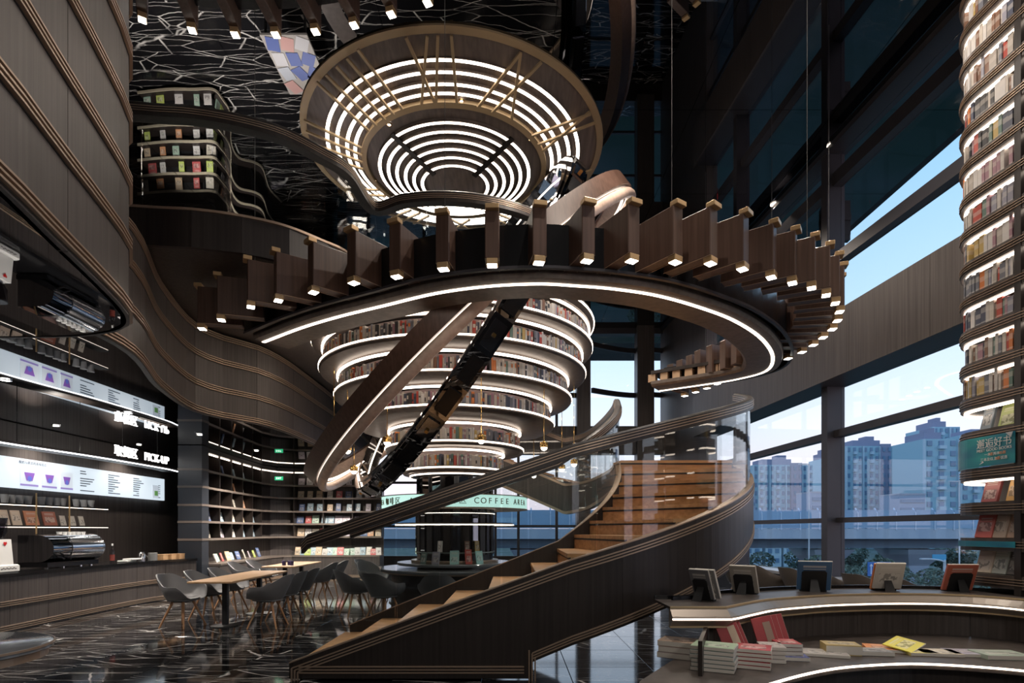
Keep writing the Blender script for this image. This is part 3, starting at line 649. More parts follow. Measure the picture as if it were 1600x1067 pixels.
# ---------------- CLOCK CHANDELIER ----------------
KX,KY=-1.05,10.65
ck=empty('ceiling_clock',(KX,KY,0),label='huge round clock light in the ceiling with glowing rings and bronze numerals',cat='chandelier')
ZK=EYE+HC
brownp=noise_col(mat('brown_clock_panel',rough=.45),(.14,.11,.095),(.22,.18,.155),(20,.8,20),1,4,.3,.7,'World')
def hk(r): return EYE+6.215+.283*r      # the face is a shallow cone that hangs lower at its centre
lz([(2.70,ZK-.002),(2.70,hk(2.7)-.01),(2.59,hk(2.59)),(2.59,hk(2.59)+.05)],'outer_ring',gold,ck,96)
lz([(1.6,hk(1.6)+.04),(2.6,hk(2.6)+.02),(2.6,hk(2.6)+.03),(1.6,hk(1.6)+.06)],'back_panel',brownp,ck,96)
lz([(1.68,hk(1.68)+.03),(1.68,hk(1.68)-.03),(1.59,hk(1.59)-.03),(1.59,hk(1.59)+.03)],'inner_ring',gold,ck,96)
lz([(0.0,hk(0.0)+.03),(1.6,hk(1.6)+.03),(1.6,hk(1.6)+.05),(0,hk(0)+.05)],'inner_panel',brownp,ck,96)
for r_ in (2.255,2.09,1.92,1.785): lz([(r_-.032,hk(r_)),(r_+.032,hk(r_)),(r_+.032,hk(r_)+.045),(r_-.032,hk(r_)+.045)],'ring_housing',brownp,ck,96); lz([(r_-.030,hk(r_)-.003),(r_+.030,hk(r_)-.003)],'light_ring',led_c,ck,96,False)
for k in range(6):
    r_=1.36-.152*k
    for q in range(4):
        g=.11/r_; c0=R(48)+q*PI/2+g/2; c1=R(48)+(q+1)*PI/2-g/2
        lz([(r_-.032,hk(r_)-.03),(r_+.032,hk(r_)-.03),(r_+.032,hk(r_)+.03),(r_-.032,hk(r_)+.03)],'arc_housing',brownp,ck,22,True,c0,c1); lz([(r_-.028,hk(r_)-.033),(r_+.028,hk(r_)-.033)],'light_arc',led_c,ck,22,False,c0,c1)
def bar3(p,q,w,name,m):
    d=(q-p); L=d.length; o=MB().box((0,0,0),(L,w,.03)).build(name,m,ck); x=d.normalized(); y=Vector((0,0,1)).cross(x).normalized(); z=x.cross(y); M=Matrix((x,y,z)).transposed().to_4x4(); o.matrix_local=Matrix.Translation((p+q)/2)@M
for q in range(4):
    a=R(48)+q*PI/2; bar3(Vector((.5*cos(a),.5*sin(a),hk(.5)-.02)),Vector((1.42*cos(a),1.42*sin(a),hk(1.42)-.02)),.09,'spoke',wood_b)
def polar(r,a): return Vector((r*cos(a),r*sin(a),hk(r)-.05))
def num(deg,strokes):
    for i_,o_ in strokes:
        a=R(deg); t=Vector((-sin(a),cos(a),0)); bar3(polar(1.66,a)+t*i_,polar(2.60,a)+t*o_,.042,'numeral_bar',gold)
num(-168,((-.3,-.42),(-.1,-.14),(.1,.14),(.3,.42))); num(-127,((-.42,-.5),(-.22,-.26),(0,0),(.2,.25),(.4,.5)))
num(-93,((.28,.34),(-.05,.15),(-.28,.0),(-.05,-.3))); num(-62,((.3,-.05),(-.05,.3),(-.3,-.05))); num(-26,((-.25,.05),(.2,.0),(.0,.28)))
num(14,((-.25,.2),(.2,-.25),(.38,.42))); num(30,((-.1,-.1),(.1,.1))); num(62,((-.2,-.25),(0,0),(.2,.25))); num(92,((-.2,.2),(.2,-.2))); num(122,((-.2,-.25),(0,0),(.2,.25))); num(155,((-.1,-.1),(.12,.12)))
for px,py in ((721,172),(608,204),(829,228),(585,292)):
    p=H(px,py,6.55); t=empty('downlight',tuple(p),label='tiny starry spotlight in the clock face near pixel row %s'%('top' if py==172 else 'left upper' if py==204 else 'right' if py==228 else 'left lower'),cat='downlight')
    p.z=hk(math.hypot(p.x-KX,p.y-KY))-.0; t.location=p; t['label']='tiny spotlight in the %s of the brown clock face'%({172:'top',204:'upper left',228:'right',292:'lower left'}[py]); MB().lathe([(0,-.012),(.028,-.008),(.032,.012)],n=12).build('lens',neon,t); MB().lathe([(.03,-.01),(.045,-.006),(.045,.012),(.03,.012)],n=12,closedprof=True).build('bezel',brass,t)
    lamp('SPOT',(p.x,p.y,p.z-.06),110,(1,.9,.78),.04,95,name='clock_beam')
# ---------------- FLOATING RING WITH FINS ----------------
SC=.86; HR=3.2*SC; HF=3.3*SC
led_px=[(412,535),(470,513),(530,495),(600,478),(680,459),(760,448),(840,444),(900,447),(960,452),(1030,463),(1100,483),(1150,503),(1190,530),(1207,558),(1196,580),(1150,593),(1100,601),(1030,611)]
lp=catmull([H(a,b,HR) for a,b in led_px],6)
fr=empty('floating_ring',(0,0,0),label='large suspended dark ring with a glowing line and radial wooden fins',cat='chandelier')
# plan normal: offset() positive = right of travel; travel left->right->back so outside is to the right
mb=MB(); mb.sweep(lp,[(.03,-.004),(.03,.02),(-.02,.02),(-.02,-.004)]); mb.build('light_line',led,fr)
under=noise_col(mat('ring_underside_wood',rough=.4),(.11,.088,.075),(.17,.14,.12),(14,14,14),1,4,.3,.7,'World')
mb=MB(); mb.sweep(lp,[(.16,.06),(.14,.01),(.03,.003),(.03,.03),(-.02,.03),(-.02,.003),(-.40,.005),(-.44,.04),(-.44,.10),(.16,.10)]); mb.build('ring_body',under,fr)
mb=MB(); mb.sweep(lp,[(.20,.24),(.24,.24),(.24,.30),(-.44,.30),(-.44,.24),(.16,.24)]); mb.build('upper_band',wood_b,fr)
mb=MB(); mb.sweep(offset(lp,.26),[(0,.06),(.03,.06),(.03,.52),(0,.52)]); mb.build('black_fascia',black,fr)
mb=MB(); mb.sweep(offset(lp,.26),[(.0,.045),(.045,.045),(.045,.075),(0,.075)]); mb.build('ring_rim',dark_m,fr)
nf=44; fp_px=[(240,540),(316,507),(346,493),(392,472),(435,462),(490,449),(553,434),(620,424),(693,412),(769,406),(842,402),(917,399),(987,399),(1055,401),(1110,403),(1160,412),(1205,425),(1238,434),(1268,442),(1290,453),(1303,464),(1311,476),(1311,488),(1305,500),(1298,511),(1287,520),(1275,530),(1260,540),(1243,550),(1225,557),(1205,566),(1183,574),(1160,583),(1138,589),(1120,595),(1104,602),(1087,608),(1070,614)]
tips=[H(a,b,HF) for a,b in fp_px[1:]]
# respace the far, foreshortened part evenly
near=tips[:18]; far=resample(catmull(tips[17:],4),17)[1:]
tips=near+far
def ringdir(p):
    return Vector((p.x+.2,p.y-8.7,0)).normalized()
    q=min(range(1,len(lp)-1),key=lambda i:(Vector((lp[i].x,lp[i].y))-Vector((p.x,p.y))).length); t=(lp[q+1]-lp[q-1]).normalized(); return Vector((t.y,-t.x,0))
bw=.15
fin=MB(); Lf=.57; hf=.50
fin.bbox((0,0,hf/2),(Lf,bw,hf),.008); finme=fin.mesh('wood_fin',wood_f)
capm=MB(); capm.bbox((Lf/2+.0,0,hf+.025),(.1,bw*.95,.05),.004); capme=capm.mesh('brass_cap',brass_b)
blk=MB(); blk.bbox((Lf/2-.04,0,-.03),(.1,bw*.8,.06),.004); blkme=blk.mesh('brass_block',brass_b)
lens=MB().box((Lf/2-.04,0,-.063),(.085,bw*.68,.008)).mesh('light_lens',led_w)
ed=MB(); 
for sy in(-1,1): ed.box((0,sy*(bw/2-.004),-.003),(Lf,.006,.006))
edm=ed.mesh('fin_edge_trim',trim)
inb=MB(); inb.box((0,0,0),(.14,.13,.14)); inbm=inb.mesh('brass_spacer',mat('pale_spacer_block',(.55,.38,.24),.4))
wirem=mat('steel_wire',(.06,.06,.06),.5,.3)
for i,p in enumerate(tips):
    n=ringdir(p); a=math.atan2(n.y,n.x); c=p-n*(Lf/2-.04); c.z=p.z+.0
    f=link(finme,'wood_fin',fr,(c.x,c.y,EYE+HF),a)
    link(capme,'brass_cap',f); link(blkme,'brass_block',f); link(lens,'light_lens',f); link(edm,'fin_edge_trim',f)
    if i%5==2: MB().tube([(c.x+n.x*.2,c.y+n.y*.2,EYE+HF+hf),(c.x+n.x*.2,c.y+n.y*.2,ZC)],.0035,5).build('suspension_wire',wirem,fr)
for p in resample(lp,52): 
    k=min(range(1,len(lp)-1),key=lambda i:(lp[i]-p).length); t=(lp[k+1]-lp[k-1]).normalized(); n=Vector((t.y,-t.x,0)); q=p-n*.34
    link(inbm,'spacer_block',fr,(q.x,q.y,EYE+HR+.17),math.atan2(t.y,t.x))
# second, higher ring at the very top left
ur=empty('upper_fin_ring',(0,0,0),label='higher dark ring with wooden fins at the top left of the hall',cat='chandelier')
up_px=[(160,-10),(222,27),(298,43),(365,50),(428,50),(490,45),(550,35),(608,18),(665,0),(720,-22)]
HU2=5.75; upp=[H(a,b,HU2) for a,b in up_px]; upc=catmull(upp,5)
mb=MB(); mb.sweep(upc,[(0,.26),(1.8,.26),(1.8,.5),(0,.5)]); mb.build('ring_body',black,ur)
for i,p in enumerate(upp):
    t=(upp[min(i+1,len(upp)-1)]-upp[max(i-1,0)]).normalized(); n=Vector((-t.y,t.x,0)); a=math.atan2(n.y,n.x); c=p-n*.2
    f=link(finme,'wood_fin',ur,(c.x,c.y,EYE+HU2+.065),a); f.scale=(1,.75,1); link(blkme,'brass_block',f); link(lens,'light_lens',f)
# ---------------- TILTED HOOPS ----------------
HCn=Vector((-1.14,11.0,0)); HCn.z=EYE+305/900*11.0
n_h=120
def hoop(ang,phi,Rr,w,t,name,mats,label,C=HCn+Vector((.10,0,0)),n=120,psi=0):
    wv=(C-Vector((0,0,EYE))).normalized(); u=Vector((cos(R(ang)),0,sin(R(ang)))); u=(u-wv*u.dot(wv)).normalized(); m_=wv.cross(u)
    v=(wv*cos(R(phi))+m_*sin(R(phi))).normalized(); nn=u.cross(v).normalized()
    root=empty(name,tuple(C),label=label,cat='sculpture')
    def band(r0,r1,z0,z1,nm,mt,seg=n,sm=True,half=None):
        mb=MB(); vs=[];fs=[]
        for i in range(seg):
            a=2*PI*i/seg; d=u*cos(a)+v*sin(a)
            for r_,z in ((r0,z0),(r1,z0),(r1,z1),(r0,z1)): vs.append(d*r_+nn*z)
        for i in range(seg):
            j=(i+1)%seg
            for k in range(4): fs.append((i*4+k,j*4+k,j*4+(k+1)%4,i*4+(k+1)%4))
        mb.add(vs,fs); return mb.build(nm,mt,root,smooth=sm)
    def bevel(ra,za,rb,zb,t_,nm,mt,seg=n):
        mb=MB(); vs=[];fs=[]
        for i in range(seg):
            a=2*PI*i/seg; d=u*cos(a)+v*sin(a)
            for r_,z in ((ra,za),(rb,zb),(rb,zb+t_),(ra,za+t_)): vs.append(d*r_+nn*z)
        for i in range(seg):
            j=(i+1)%seg
            for k in range(4): fs.append((i*4+k,j*4+k,j*4+(k+1)%4,i*4+(k+1)%4))
        mb.add(vs,fs); return mb.build(nm,mt,root,smooth=True)
    return root,band,u,v,nn,bevel
h1,band,u,v,nn,bevel=hoop(43.6,7.0,3.72,.34,.2,'tilted_hoop',None,'tilted brown hoop with pale underside and inner light line around the book column',C=HCn+Vector((.26,0,-.20)))
band(3.86,3.76,-.12,.13,'outer_band',wood_f); band(3.76,3.62,.10,.13,'upper_side',wood_f)
def htube(rc,zc,rr,nm,mt,seg=n_h,m_=10):
    mb=MB(); vs=[];fs=[]
    for i in range(seg):
        a=2*PI*i/seg; d=u*cos(a)+v*sin(a)
        for k in range(m_): b_=2*PI*k/m_; vs.append(d*(rc+rr*cos(b_))+nn*(zc+rr*1.15*sin(b_)))
    for i in range(seg):
        j=(i+1)%seg
        for k in range(m_): fs.append((i*m_+k,j*m_+k,j*m_+(k+1)%m_,i*m_+(k+1)%m_))
    mb.add(vs,fs); return mb.build(nm,mt,h1,smooth=True)
htube(3.78,-.215,.072,'pale_tube',pinkwood); band(3.79,3.76,-.136,-.126,'groove_light',led_s); band(3.66,3.64,-.11,.11,'inner_band',pinkwood); band(3.68,3.645,-.135,-.11,'light_line',led)
h2,band,u,v,nn,bevel=hoop(57,-6.5,3.4,.3,.2,'tilted_mirror_hoop',None,'tilted black mirror-faceted hoop crossing in front of the book column')
band(3.50,3.36,-.15,.15,'mirror_band',mirror_b,40,False); band(3.36,3.26,-.17,.17,'polished_rim',mirror_f,40,False); band(3.27,3.25,-.03,.0,'light_line',led_s)
for k in range(40):
    a=2*PI*(k+.5)/40; d=u*cos(a)+v*sin(a); 
    M=Matrix((d,nn,d.cross(nn))).transposed().to_4x4(); mb=MB(); mb.box((0,0,0),(.05,.20,.40),M=Matrix.Identity(4)); o=mb.build('facet_panel',black if k%3 else mirror_f,h2); o.matrix_local=Matrix.Translation(d*3.5)@M
    if k%3==0: o=MB().box((0,0,0),(.06,.05,.05)).build('brass_clip',brass,h2); o.matrix_local=Matrix.Translation(d*3.535)@M
# ---------------- STAIR ----------------
RIS,RUN=.18,.48; AC=Vector((.6,8.45,0)); RO,RI=2.67,.95; X0=-2.22
def arcpts(c,r,a0,a1,n): return [Vector((c.x+r*cos(R(a0+(a1-a0)*k/n)),c.y+r*sin(R(a0+(a1-a0)*k/n)),0)) for k in range(n+1)]
op=[Vector((X0+(.6-X0)*k/16,5.78,0)) for k in range(16)]+arcpts(AC,RO,-90,18,40)
ip=[Vector((-2.1+(2.7)*k/14,7.5,0)) for k in range(14)]+arcpts(AC,RI,-90,0,16)
def arclen(p):
    L=[0]
    for i in range(len(p)-1): L.append(L[-1]+(p[i+1]-p[i]).length)
    return L
oL=arclen(op); iL=arclen(ip)
def oz(s): 
    if s<2.82: return .17+.365*s
    return min(.17+.365*2.82+.298*(s-2.82),2.45)
def iz(s):
    if s<2.7: return .27+.40*s
    return min(1.35+(s-2.7)/1.49*1.1,2.45)
oZ=[oz(s) for s in oL]; iZ=[iz(s) for s in iL]
st=empty('staircase',(0,0,0),label='sweeping staircase with oak treads, dark wood sides and glass balustrades',cat='staircase')
def ribbon(path,zt,zb,t,name,m,parent=st,side=0,cl=False):
    mb=MB(); vs=[]; fs=[]; n=len(path)
    A=offset(path,side+t/2); B=offset(path,side-t/2)
    for i in range(n):
        for q,z in ((A[i],zb[i]),(A[i],zt[i]),(B[i],zt[i]),(B[i],zb[i])): vs.append((q.x,q.y,z))
    for i in range(n-1):
        for k in range(4): fs.append((i*4+k,i*4+(k+1)%4,i*4+4+(k+1)%4,i*4+4+k))
    fs+=[(0,1,2,3),((n-1)*4+3,(n-1)*4+2,(n-1)*4+1,(n-1)*4)]
    mb.add(vs,fs); return mb.build(name,m,parent,smooth=False)
# outer side: path runs +x so right normal points to the viewer
def obot(i):
    if op[i].x<.16 and op[i].y<5.79: return 0.02
    s=oL[i]; f=min(1,max(0,(s-2.4)/4.2)); return oZ[i]-(.87-.22*f)
oB=[obot(i) for i in range(len(op))]
j0=max(i for i in range(len(op)) if op[i].x<.16 and op[i].y<5.79)
ribbon(op[:j0+1]+[Vector((.2,5.78,0))],oZ[:j0+1]+[oz(2.42)],[.02]*(j0+2),.09,'outer_stringer_base',wood_b)
p2=[Vector((.2,5.78,0))]+op[j0+1:]; z2=[oz(2.42)]+oZ[j0+1:]; b2=[oz(2.42)-.87]+oB[j0+1:]
# split the curved side into veneer panels
np_=6; m_=len(p2)-1
for k in range(np_):
    a=round(k*m_/np_); b=round((k+1)*m_/np_)
    ribbon(p2[a:b+1],z2[a:b+1],b2[a:b+1],.09,'outer_stringer_panel',wood_b)
for k,u in enumerate((.055,.085,.115)):
    q=[i for i in range(len(op)) if i>0]; P_s=[Vector((X0+.03+.03*k,5.78,0))]+[op[i] for i in q]; Zs=[oz(.03+.03*k)]+[oZ[i] for i in q]
    ribbon(P_s,[z-u+.007 for z in Zs],[z-u-.007 for z in Zs],.02,'trim_strip',trim,st,.047)
    # vertical run at the foot, and the stepped run along the underside
    x=X0+.03+.03*k; MB().box((x,5.78-.052,(oz(x-X0)-u)/2),(.014,.02,oz(x-X0)-u)).build('trim_strip',trim,st)
    ribbon(p2,[z+.14-u*.9+.007 for z in b2],[z+.14-u*.9-.007 for z in b2],.02,'trim_strip',trim,st,.047)
    x=.2+.03*k-.03; MB().box((x,5.78-.052,(b2[0]+.1)/2-.02*k),(.014,.02,b2[0]+.14-.03*k)).build('trim_strip',trim,st)
    MB().box(((X0+.1+.12)/2,5.78-.052,.14-.03*k),(.12-X0-.1,.02,.012)).build('trim_strip',trim,st)
ribbon(op,[z+.012 for z in oZ],[z for z in oZ],.095,'stringer_cap',trim)
ribbon(ip,iZ,[max(0.02,z-.6) for z in iZ],.07,'inner_stringer',wood_b); ribbon(ip,[z+.01 for z in iZ],iZ,.075,'stringer_cap',trim)
# soffit
mb=MB(); n=len(p2); ins=[]
for p in p2:
    if p.y<5.8 and p.x<=.6: ins.append(Vector((p.x,7.5,0)))
    else:
        a=math.atan2(p.y-AC.y,p.x-AC.x); ins.append(Vector((AC.x+RI*cos(a),AC.y+RI*sin(a),0)))
vs=[]; fs=[]
for i in range(n): vs+= [(p2[i].x,p2[i].y,b2[i]+.03),(ins[i].x,ins[i].y,b2[i]+.1)]
for i in range(n-1): fs.append((2*i,2*i+2,2*i+3,2*i+1))
mb.add(vs,fs); mb.build('soffit',wood_b,st)
# treads
for k in range(6):
    x=X0+.06+RUN*k; z=RIS*(k+1); y0,y1=5.83,7.46
    mb=MB(); mb.bbox((x+RUN/2+.012,(y0+y1)/2,z-.02),(RUN+.03,y1-y0,.04),.004); t=mb.build('tread',oak,st)
    MB().box((x+.022,(y0+y1)/2,z-.11),(.02,y1-y0,.14)).build('riser',oak,t); MB().box((x+.008,(y0+y1)/2,z-.046),(.012,y1-y0,.012)).build('nosing_shade',wood_b,t)  # dark strip stands in for the shade under the nosing
for k in range(8):
    a0=-90+12.86*k; a1=a0+12.86; 
    if k==7: a1=18
    z=RIS*(k+7); A=arcpts(AC,RO-.05,a0-.9,a1,4); B=arcpts(AC,RI+.04,a0-.9,a1,4)
    poly_=[(p.x,p.y) for p in A]+[(p.x,p.y) for p in B[::-1]]
    mb=MB(); mb.prism(poly_,z-.04,z); t=mb.build('tread',oak,st)
    mb=MB(); A=AC+Vector((cos(R(a0)),sin(R(a0)),0))*(RO-.05); B=AC+Vector((cos(R(a0)),sin(R(a0)),0))*(RI+.04); c=(A+B)/2; mb.box((c.x,c.y,z-.11),(RO-RI-.09,.02,.14),R(a0)); mb.build('riser',oak,t); c=c+Vector((sin(R(a0)),-cos(R(a0)),0))*.012; MB().box((c.x,c.y,z-.05),(RO-RI-.09,.02,.022),R(a0)).build('nosing_shade',wood_b,t)  # nosing shade on the winders, again a dark strip
# landing and second flight
lpth=catmull([Vector(p) for p in ((1.55,8.45,0),(1.62,9.2,0),(1.6,10.4,0),(1.5,11.5,0),(1.22,12.15,0),(.7,12.5,0),(0,12.8,0),(-1.0,13.15,0),(-2.2,13.5,0),(-3.2,13.7,0))],7)
lL=arclen(lpth)
def lzf(s): return 2.45+max(0,s-3.9)*.42
lZ=[lzf(s) for s in lL]
ribbon(lpth,lZ,[z-.62+min(.25,max(0,3.9-s)*.08) for z,s in zip(lZ,lL)],.08,'landing_fascia',wood)
ribbon(lpth,[z+.03 for z in lZ],[z-.02 for z in lZ],.11,'fascia_trim',trim); ribbon(lpth,[z-.56+min(.25,max(0,3.9-s)*.08) for z,s in zip(lZ,lL)],[z-.62+min(.25,max(0,3.9-s)*.08) for z,s in zip(lZ,lL)],.10,'fascia_trim',trim)
ro=catmull([Vector(p) for p in ((3.27,8.45,0),(3.25,10,0),(3.2,12,0),(2.6,13.5,0),(1.4,14.1,0),(0,14.5,0),(-1.6,14.9,0),(-2.9,15.2,0))],7)
mb=MB(); mb.prism([(1.6,8.5),(3.2,8.5),(3.2,12.2),(2.4,13.6),(1.45,12.0),(1.6,10.4)],2.26,2.34); mb.build('landing',oak,st)
for k in range(9):
    t=k/9; s=3.95+t*4.3; i=min(range(len(lL)),key=lambda q:abs(lL[q]-s)); p=lpth[i]; tg=(lpth[min(i+1,len(lpth)-1)]-lpth[i-1]).normalized(); nrm=Vector((tg.y,-tg.x,0)); c=p+nrm*.82; a=math.atan2(tg.y,tg.x)
    MB().box((c.x,c.y,lzf(s)-.05),(.5,1.5,.05),a).build('tread',oak,st)
# balustrades
railz=[z+1.16-.17*min(1,s/6.8) for z,s in zip(oZ,oL)]
def handrail3(path,parent): handrail(path,parent,.045,.068)
hp=[Vector((p.x,p.y,z)) for p,z in zip(op,railz)]; hp[0].x=-2.1; hp=[q for q in hp if q.y<8.5]
handrail3(hp,st)
ihp=[Vector((p.x,p.y,z+1.19-.24*min(1,s_/4))) for p,z,s_ in zip(ip,iZ,iL)]
loop=[Vector((p.x,p.y,z+.95)) for p,z in zip(lpth,lZ)][2:]
loop=[Vector((q.x-.0,q.y,q.z)) for q in loop]
handrail3(ihp[:-3]+loop,st)
def gpanels(path,zt,zb,n,t=.012):
    m=len(path)-1
    for k in range(n):
        a=round(k*m/n); b=round((k+1)*m/n); P=[v.copy() for v in path[a:b+1]]; P[0]=P[0].lerp(P[1],.06); P[-1]=P[-1].lerp(P[-2],.06)
        ribbon(P,zt[a:b+1],zb[a:b+1],t,'glass_panel',glass)
ne=len(hp); gpanels(op[:ne],[z-.05 for z in railz[:ne]],[z+.012 for z in oZ[:ne]],8)
gpanels(ip,[z+1.12-.24*min(1,s_/4) for z,s_ in zip(iZ,iL)],[z+.01 for z in iZ],5); gpanels(lpth,[z+.9 for z in lZ],[z+.03 for z in lZ],7)
# ---------------- RIGHT SHELF TOWER ----------------
def tx(y): return 5.32-.0667*y
tw=empty('shelf_tower',(0,0,0),label='tall round-ended bookshelf with lit curved shelves at the right edge',cat='bookcase')
SP=.368; hs=[5.78-.368*i for i in range(14)]+[.60,.235,-.14,-.51]
RE=.46
def towerpath(off,y0=3.2,ye=6.15):
    c=Vector((tx(ye)+RE,ye,0)); P=[Vector((tx(y0)-off,y0,0)),Vector((tx(4.5)-off,4.5,0)),Vector((tx(ye)-off,ye,0))]
    for k in range(1,15):
        a=R(180-k*180/14); P.append(Vector((c.x+(RE+off)*cos(a),c.y+(RE+off)*sin(a),0)))
    P.append(Vector((c.x+RE+off,y0,0))); return P
whitish=mat('pale_grey_shelf_lining',(.36,.34,.32),.5)
core=towerpath(-.26)
mb=MB(); mb.prism([(p.x,p.y) for p in core],0.0,ZC-.05); mb.build('core',whitish,tw)
sh=[(p.x,p.y) for p in towerpath(0)]
for i,h in enumerate(hs):
    z=h+EYE
    o=MB().prism(sh,z-.075,z+.055).build('shelf',shelfm,tw)
    for u in (-.035,-.008,.019):
        mb=MB(); mb.sweep(towerpath(0),[(.003,-.003),(.003,.003),(-.012,.003),(-.012,-.003)]); q=mb.build('trim_strip',trim,o); q.location=(0,0,z+u-.0)
    if h<.25: continue
    mb=MB(); mb.sweep(towerpath(-.045),[(.014,-.098),(.014,-.076),(-.014,-.076),(-.014,-.098)]); q=mb.build('light_strip',led,o); q.location=(0,0,z)
for y in (5.63,): MB().box((tx(y)+.12,y,(ZC)/2),(.25,.075,ZC-.1)).build('post',wood_b,tw)
MB().box((tx(5.0)+.27,5.02,ZC/2),(.5,1.14,ZC-.1)).build('metal_end',mat('grey_metal_side',(.10,.10,.11),.3,.5),tw)
rd=random.Random(5)
pathb=[Vector((tx(5.7)+.11,5.7,0)),Vector((tx(6.15)+.11,6.15,0))]+[Vector((tx(6.15)+RE+(RE-.11)*cos(R(180-k*9)),6.15+(RE-.11)*sin(R(180-k*9)),0)) for k in range(1,5)]
Lb=plen(pathb)
for i,h in enumerate(hs[:13]):
    s=.02; j=0; z=h+EYE+.056; base=rd.randrange(14)
    while s<Lb-.05:
        k=rd.randrange(6); w=bkm[k][1]
        if rd.random()<.1: base=rd.randrange(14)
        c=base if rd.random()<.35 else rd.choices(range(14),(8,7,4,3,3,3,5,7,3,2,3,3,4,6))[0]
        p=resample(pathb,200)[min(199,int((s+w/2)/Lb*200))]; q=resample(pathb,200)[min(200,int((s+w/2)/Lb*200)+1)]; a=math.atan2((q-p).y,(q-p).x) if (q-p).length>1e-6 else PI/2
        book(bkm[k][0],(p.x,p.y,z),a+PI if True else a,c,'%s book %s from the post on the %s lit shelf of the right tower'%(bookcols[c][1],nth(j),nth(i)),'books on the right shelf tower',rd.uniform(.70,.88))
        s+=w+.003; j+=1
        if rd.random()<.03: s+=.05
# face-out books on the lower shelves
def leaning(px,y,h,w,hh,c,label,th=.03,face=-90,lean=14,art=True,grp='face-out books on the right tower'):
    x=tx(y)+.1 if px is None else px
    r_=empty('display_book',(x,y,h+EYE+.056),label=label,cat='book',group=grp); r_.rotation_euler=(0,0,R(face)+PI/2)
    o=MB().bbox((0,0,hh/2),(w,th,hh),.003).build('cover',bk_art if art else bk,r_); o.color=(*c,1); o.rotation_euler=(R(-lean),0,0)
    q=MB().box((0,.0,hh/2+.002),(w-.008,th-.008,hh)).build('pages',paper,r_); q.rotation_euler=(R(-lean),0,0); return r_
F=-175
for y,h,w,hh,c,l in ((6.05,.60-.0,.2,.25,(.30,.08,.08),'dark red framed book leaning on the shelf below the turquoise banner'),(5.80,.60,.12,.27,(.6,.34,.1),'ochre book at the post below the turquoise banner'),
  (6.12,-.14,.22,.25,(.55,.12,.1),'red and cream magazine on the shelf level with the elevated road'),(5.95,-.14,.2,.27,(.5,.38,.3),'beige magazine on the shelf level with the elevated road'),(5.79,-.14,.13,.27,(.45,.3,.22),'brown magazine beside the post level with the elevated road'),
  (6.12,-.51,.2,.26,(.6,.5,.4),'cream book leaning on the lowest visible tower shelf'),(5.95,-.51,.2,.27,(.4,.42,.38),'green-grey book leaning on the lowest visible tower shelf'),(5.79,-.51,.13,.24,(.12,.11,.1),'black and white magazine on the lowest visible tower shelf'),
  (6.1,.972,.14,.3,(.25,.3,.35),'tilted slate book above the turquoise banner'),(5.85,.972,.22,.26,(.35,.42,.14),'flowery yellow and green book above the turquoise banner')):
    leaning(None,y,h if h!=.6 else .235,w,hh,c,l,face=F+85 if False else -180)
# banner
tq=noise_col(mat('turquoise_banner_print',rough=.35),(.02,.16,.26),(.03,.34,.36),(1,1,3),1.6,2,.35,.65,'Object')
bn=empty('banner',(0,0,0),label='turquoise promotional banner wrapped round the shelf tower with white Chinese lettering',cat='banner')
bp=[p for p in towerpath(.02,5.13)][0:10]; bp[0]=Vector((tx(5.64)-.02,5.64,0)); bp[1]=Vector((tx(5.9)-.02,5.9,0))
z0,z1=EYE+.66,EYE+.97
mb=MB(); mb.sweep([Vector((p.x,p.y,0)) for p in resample(catmull(bp,4),30)],[(.0,z0),(.006,z0),(.006,z1),(0,z1)]); mb.build('banner_sheet',tq,bn)
bw_=mat('banner_white_ink',(.75,.75,.72),.5); bo_=mat('banner_orange_ink',(.75,.3,.12),.5)
def btext(s,y,z,size,m,sx=1):
    a=math.atan2(-.0667,1); M=Matrix.Translation((tx(y)-.030,y,z))@Matrix.Rotation(-PI/2+R(3.8),4,'Z')@Matrix.Rotation(PI/2,4,'X'); return text3(s,size,m,bn,M,'lettering',.001,sx)
btext('邂逅好书',5.86,EYE+.885,.105,bw_,.95); btext('MEET GOOD BOOKS',5.86,EYE+.822,.040,bw_,1.05)
btext('一本   两本',5.88,EYE+.775,.036,bw_,1.0); btext('9折      85折',5.82,EYE+.775,.038,bo_,1.0); btext('三本及以上    优惠',5.86,EYE+.725,.038,bw_,1.0); btext('8折',5.81,EYE+.725,.038,bo_,1.0)
mb=MB(); mb.add([(tx(6.03)-.03,6.03,EYE+.68),(tx(5.97)-.03,5.97,EYE+.70),(tx(6.0)-.03,6.0,EYE+.70),(tx(5.99)-.03,5.99,EYE+.716)],[(0,1,2),(2,1,3)]); mb.build('bird_mark',bw_,bn)
mb=MB(); mb.add([(tx(5.65)-.03,5.65,EYE+.97),(tx(5.73)-.03,5.73,EYE+.97),(tx(5.65)-.05,5.65,EYE+.91)],[(0,1,2)]); mb.build('folded_corner',mat('grey_vinyl_back',(.3,.32,.33),.4),bn)
mb=MB(); mb.sweep(resample(catmull(bp,4),20),[(0,EYE-.175),(.006,EYE-.175),(.006,EYE-.115),(0,EYE-.115)]); o=mb.build('shelf_label_strip',tq); tag(o,'narrow turquoise label strip on the tower shelf edge','label strip')
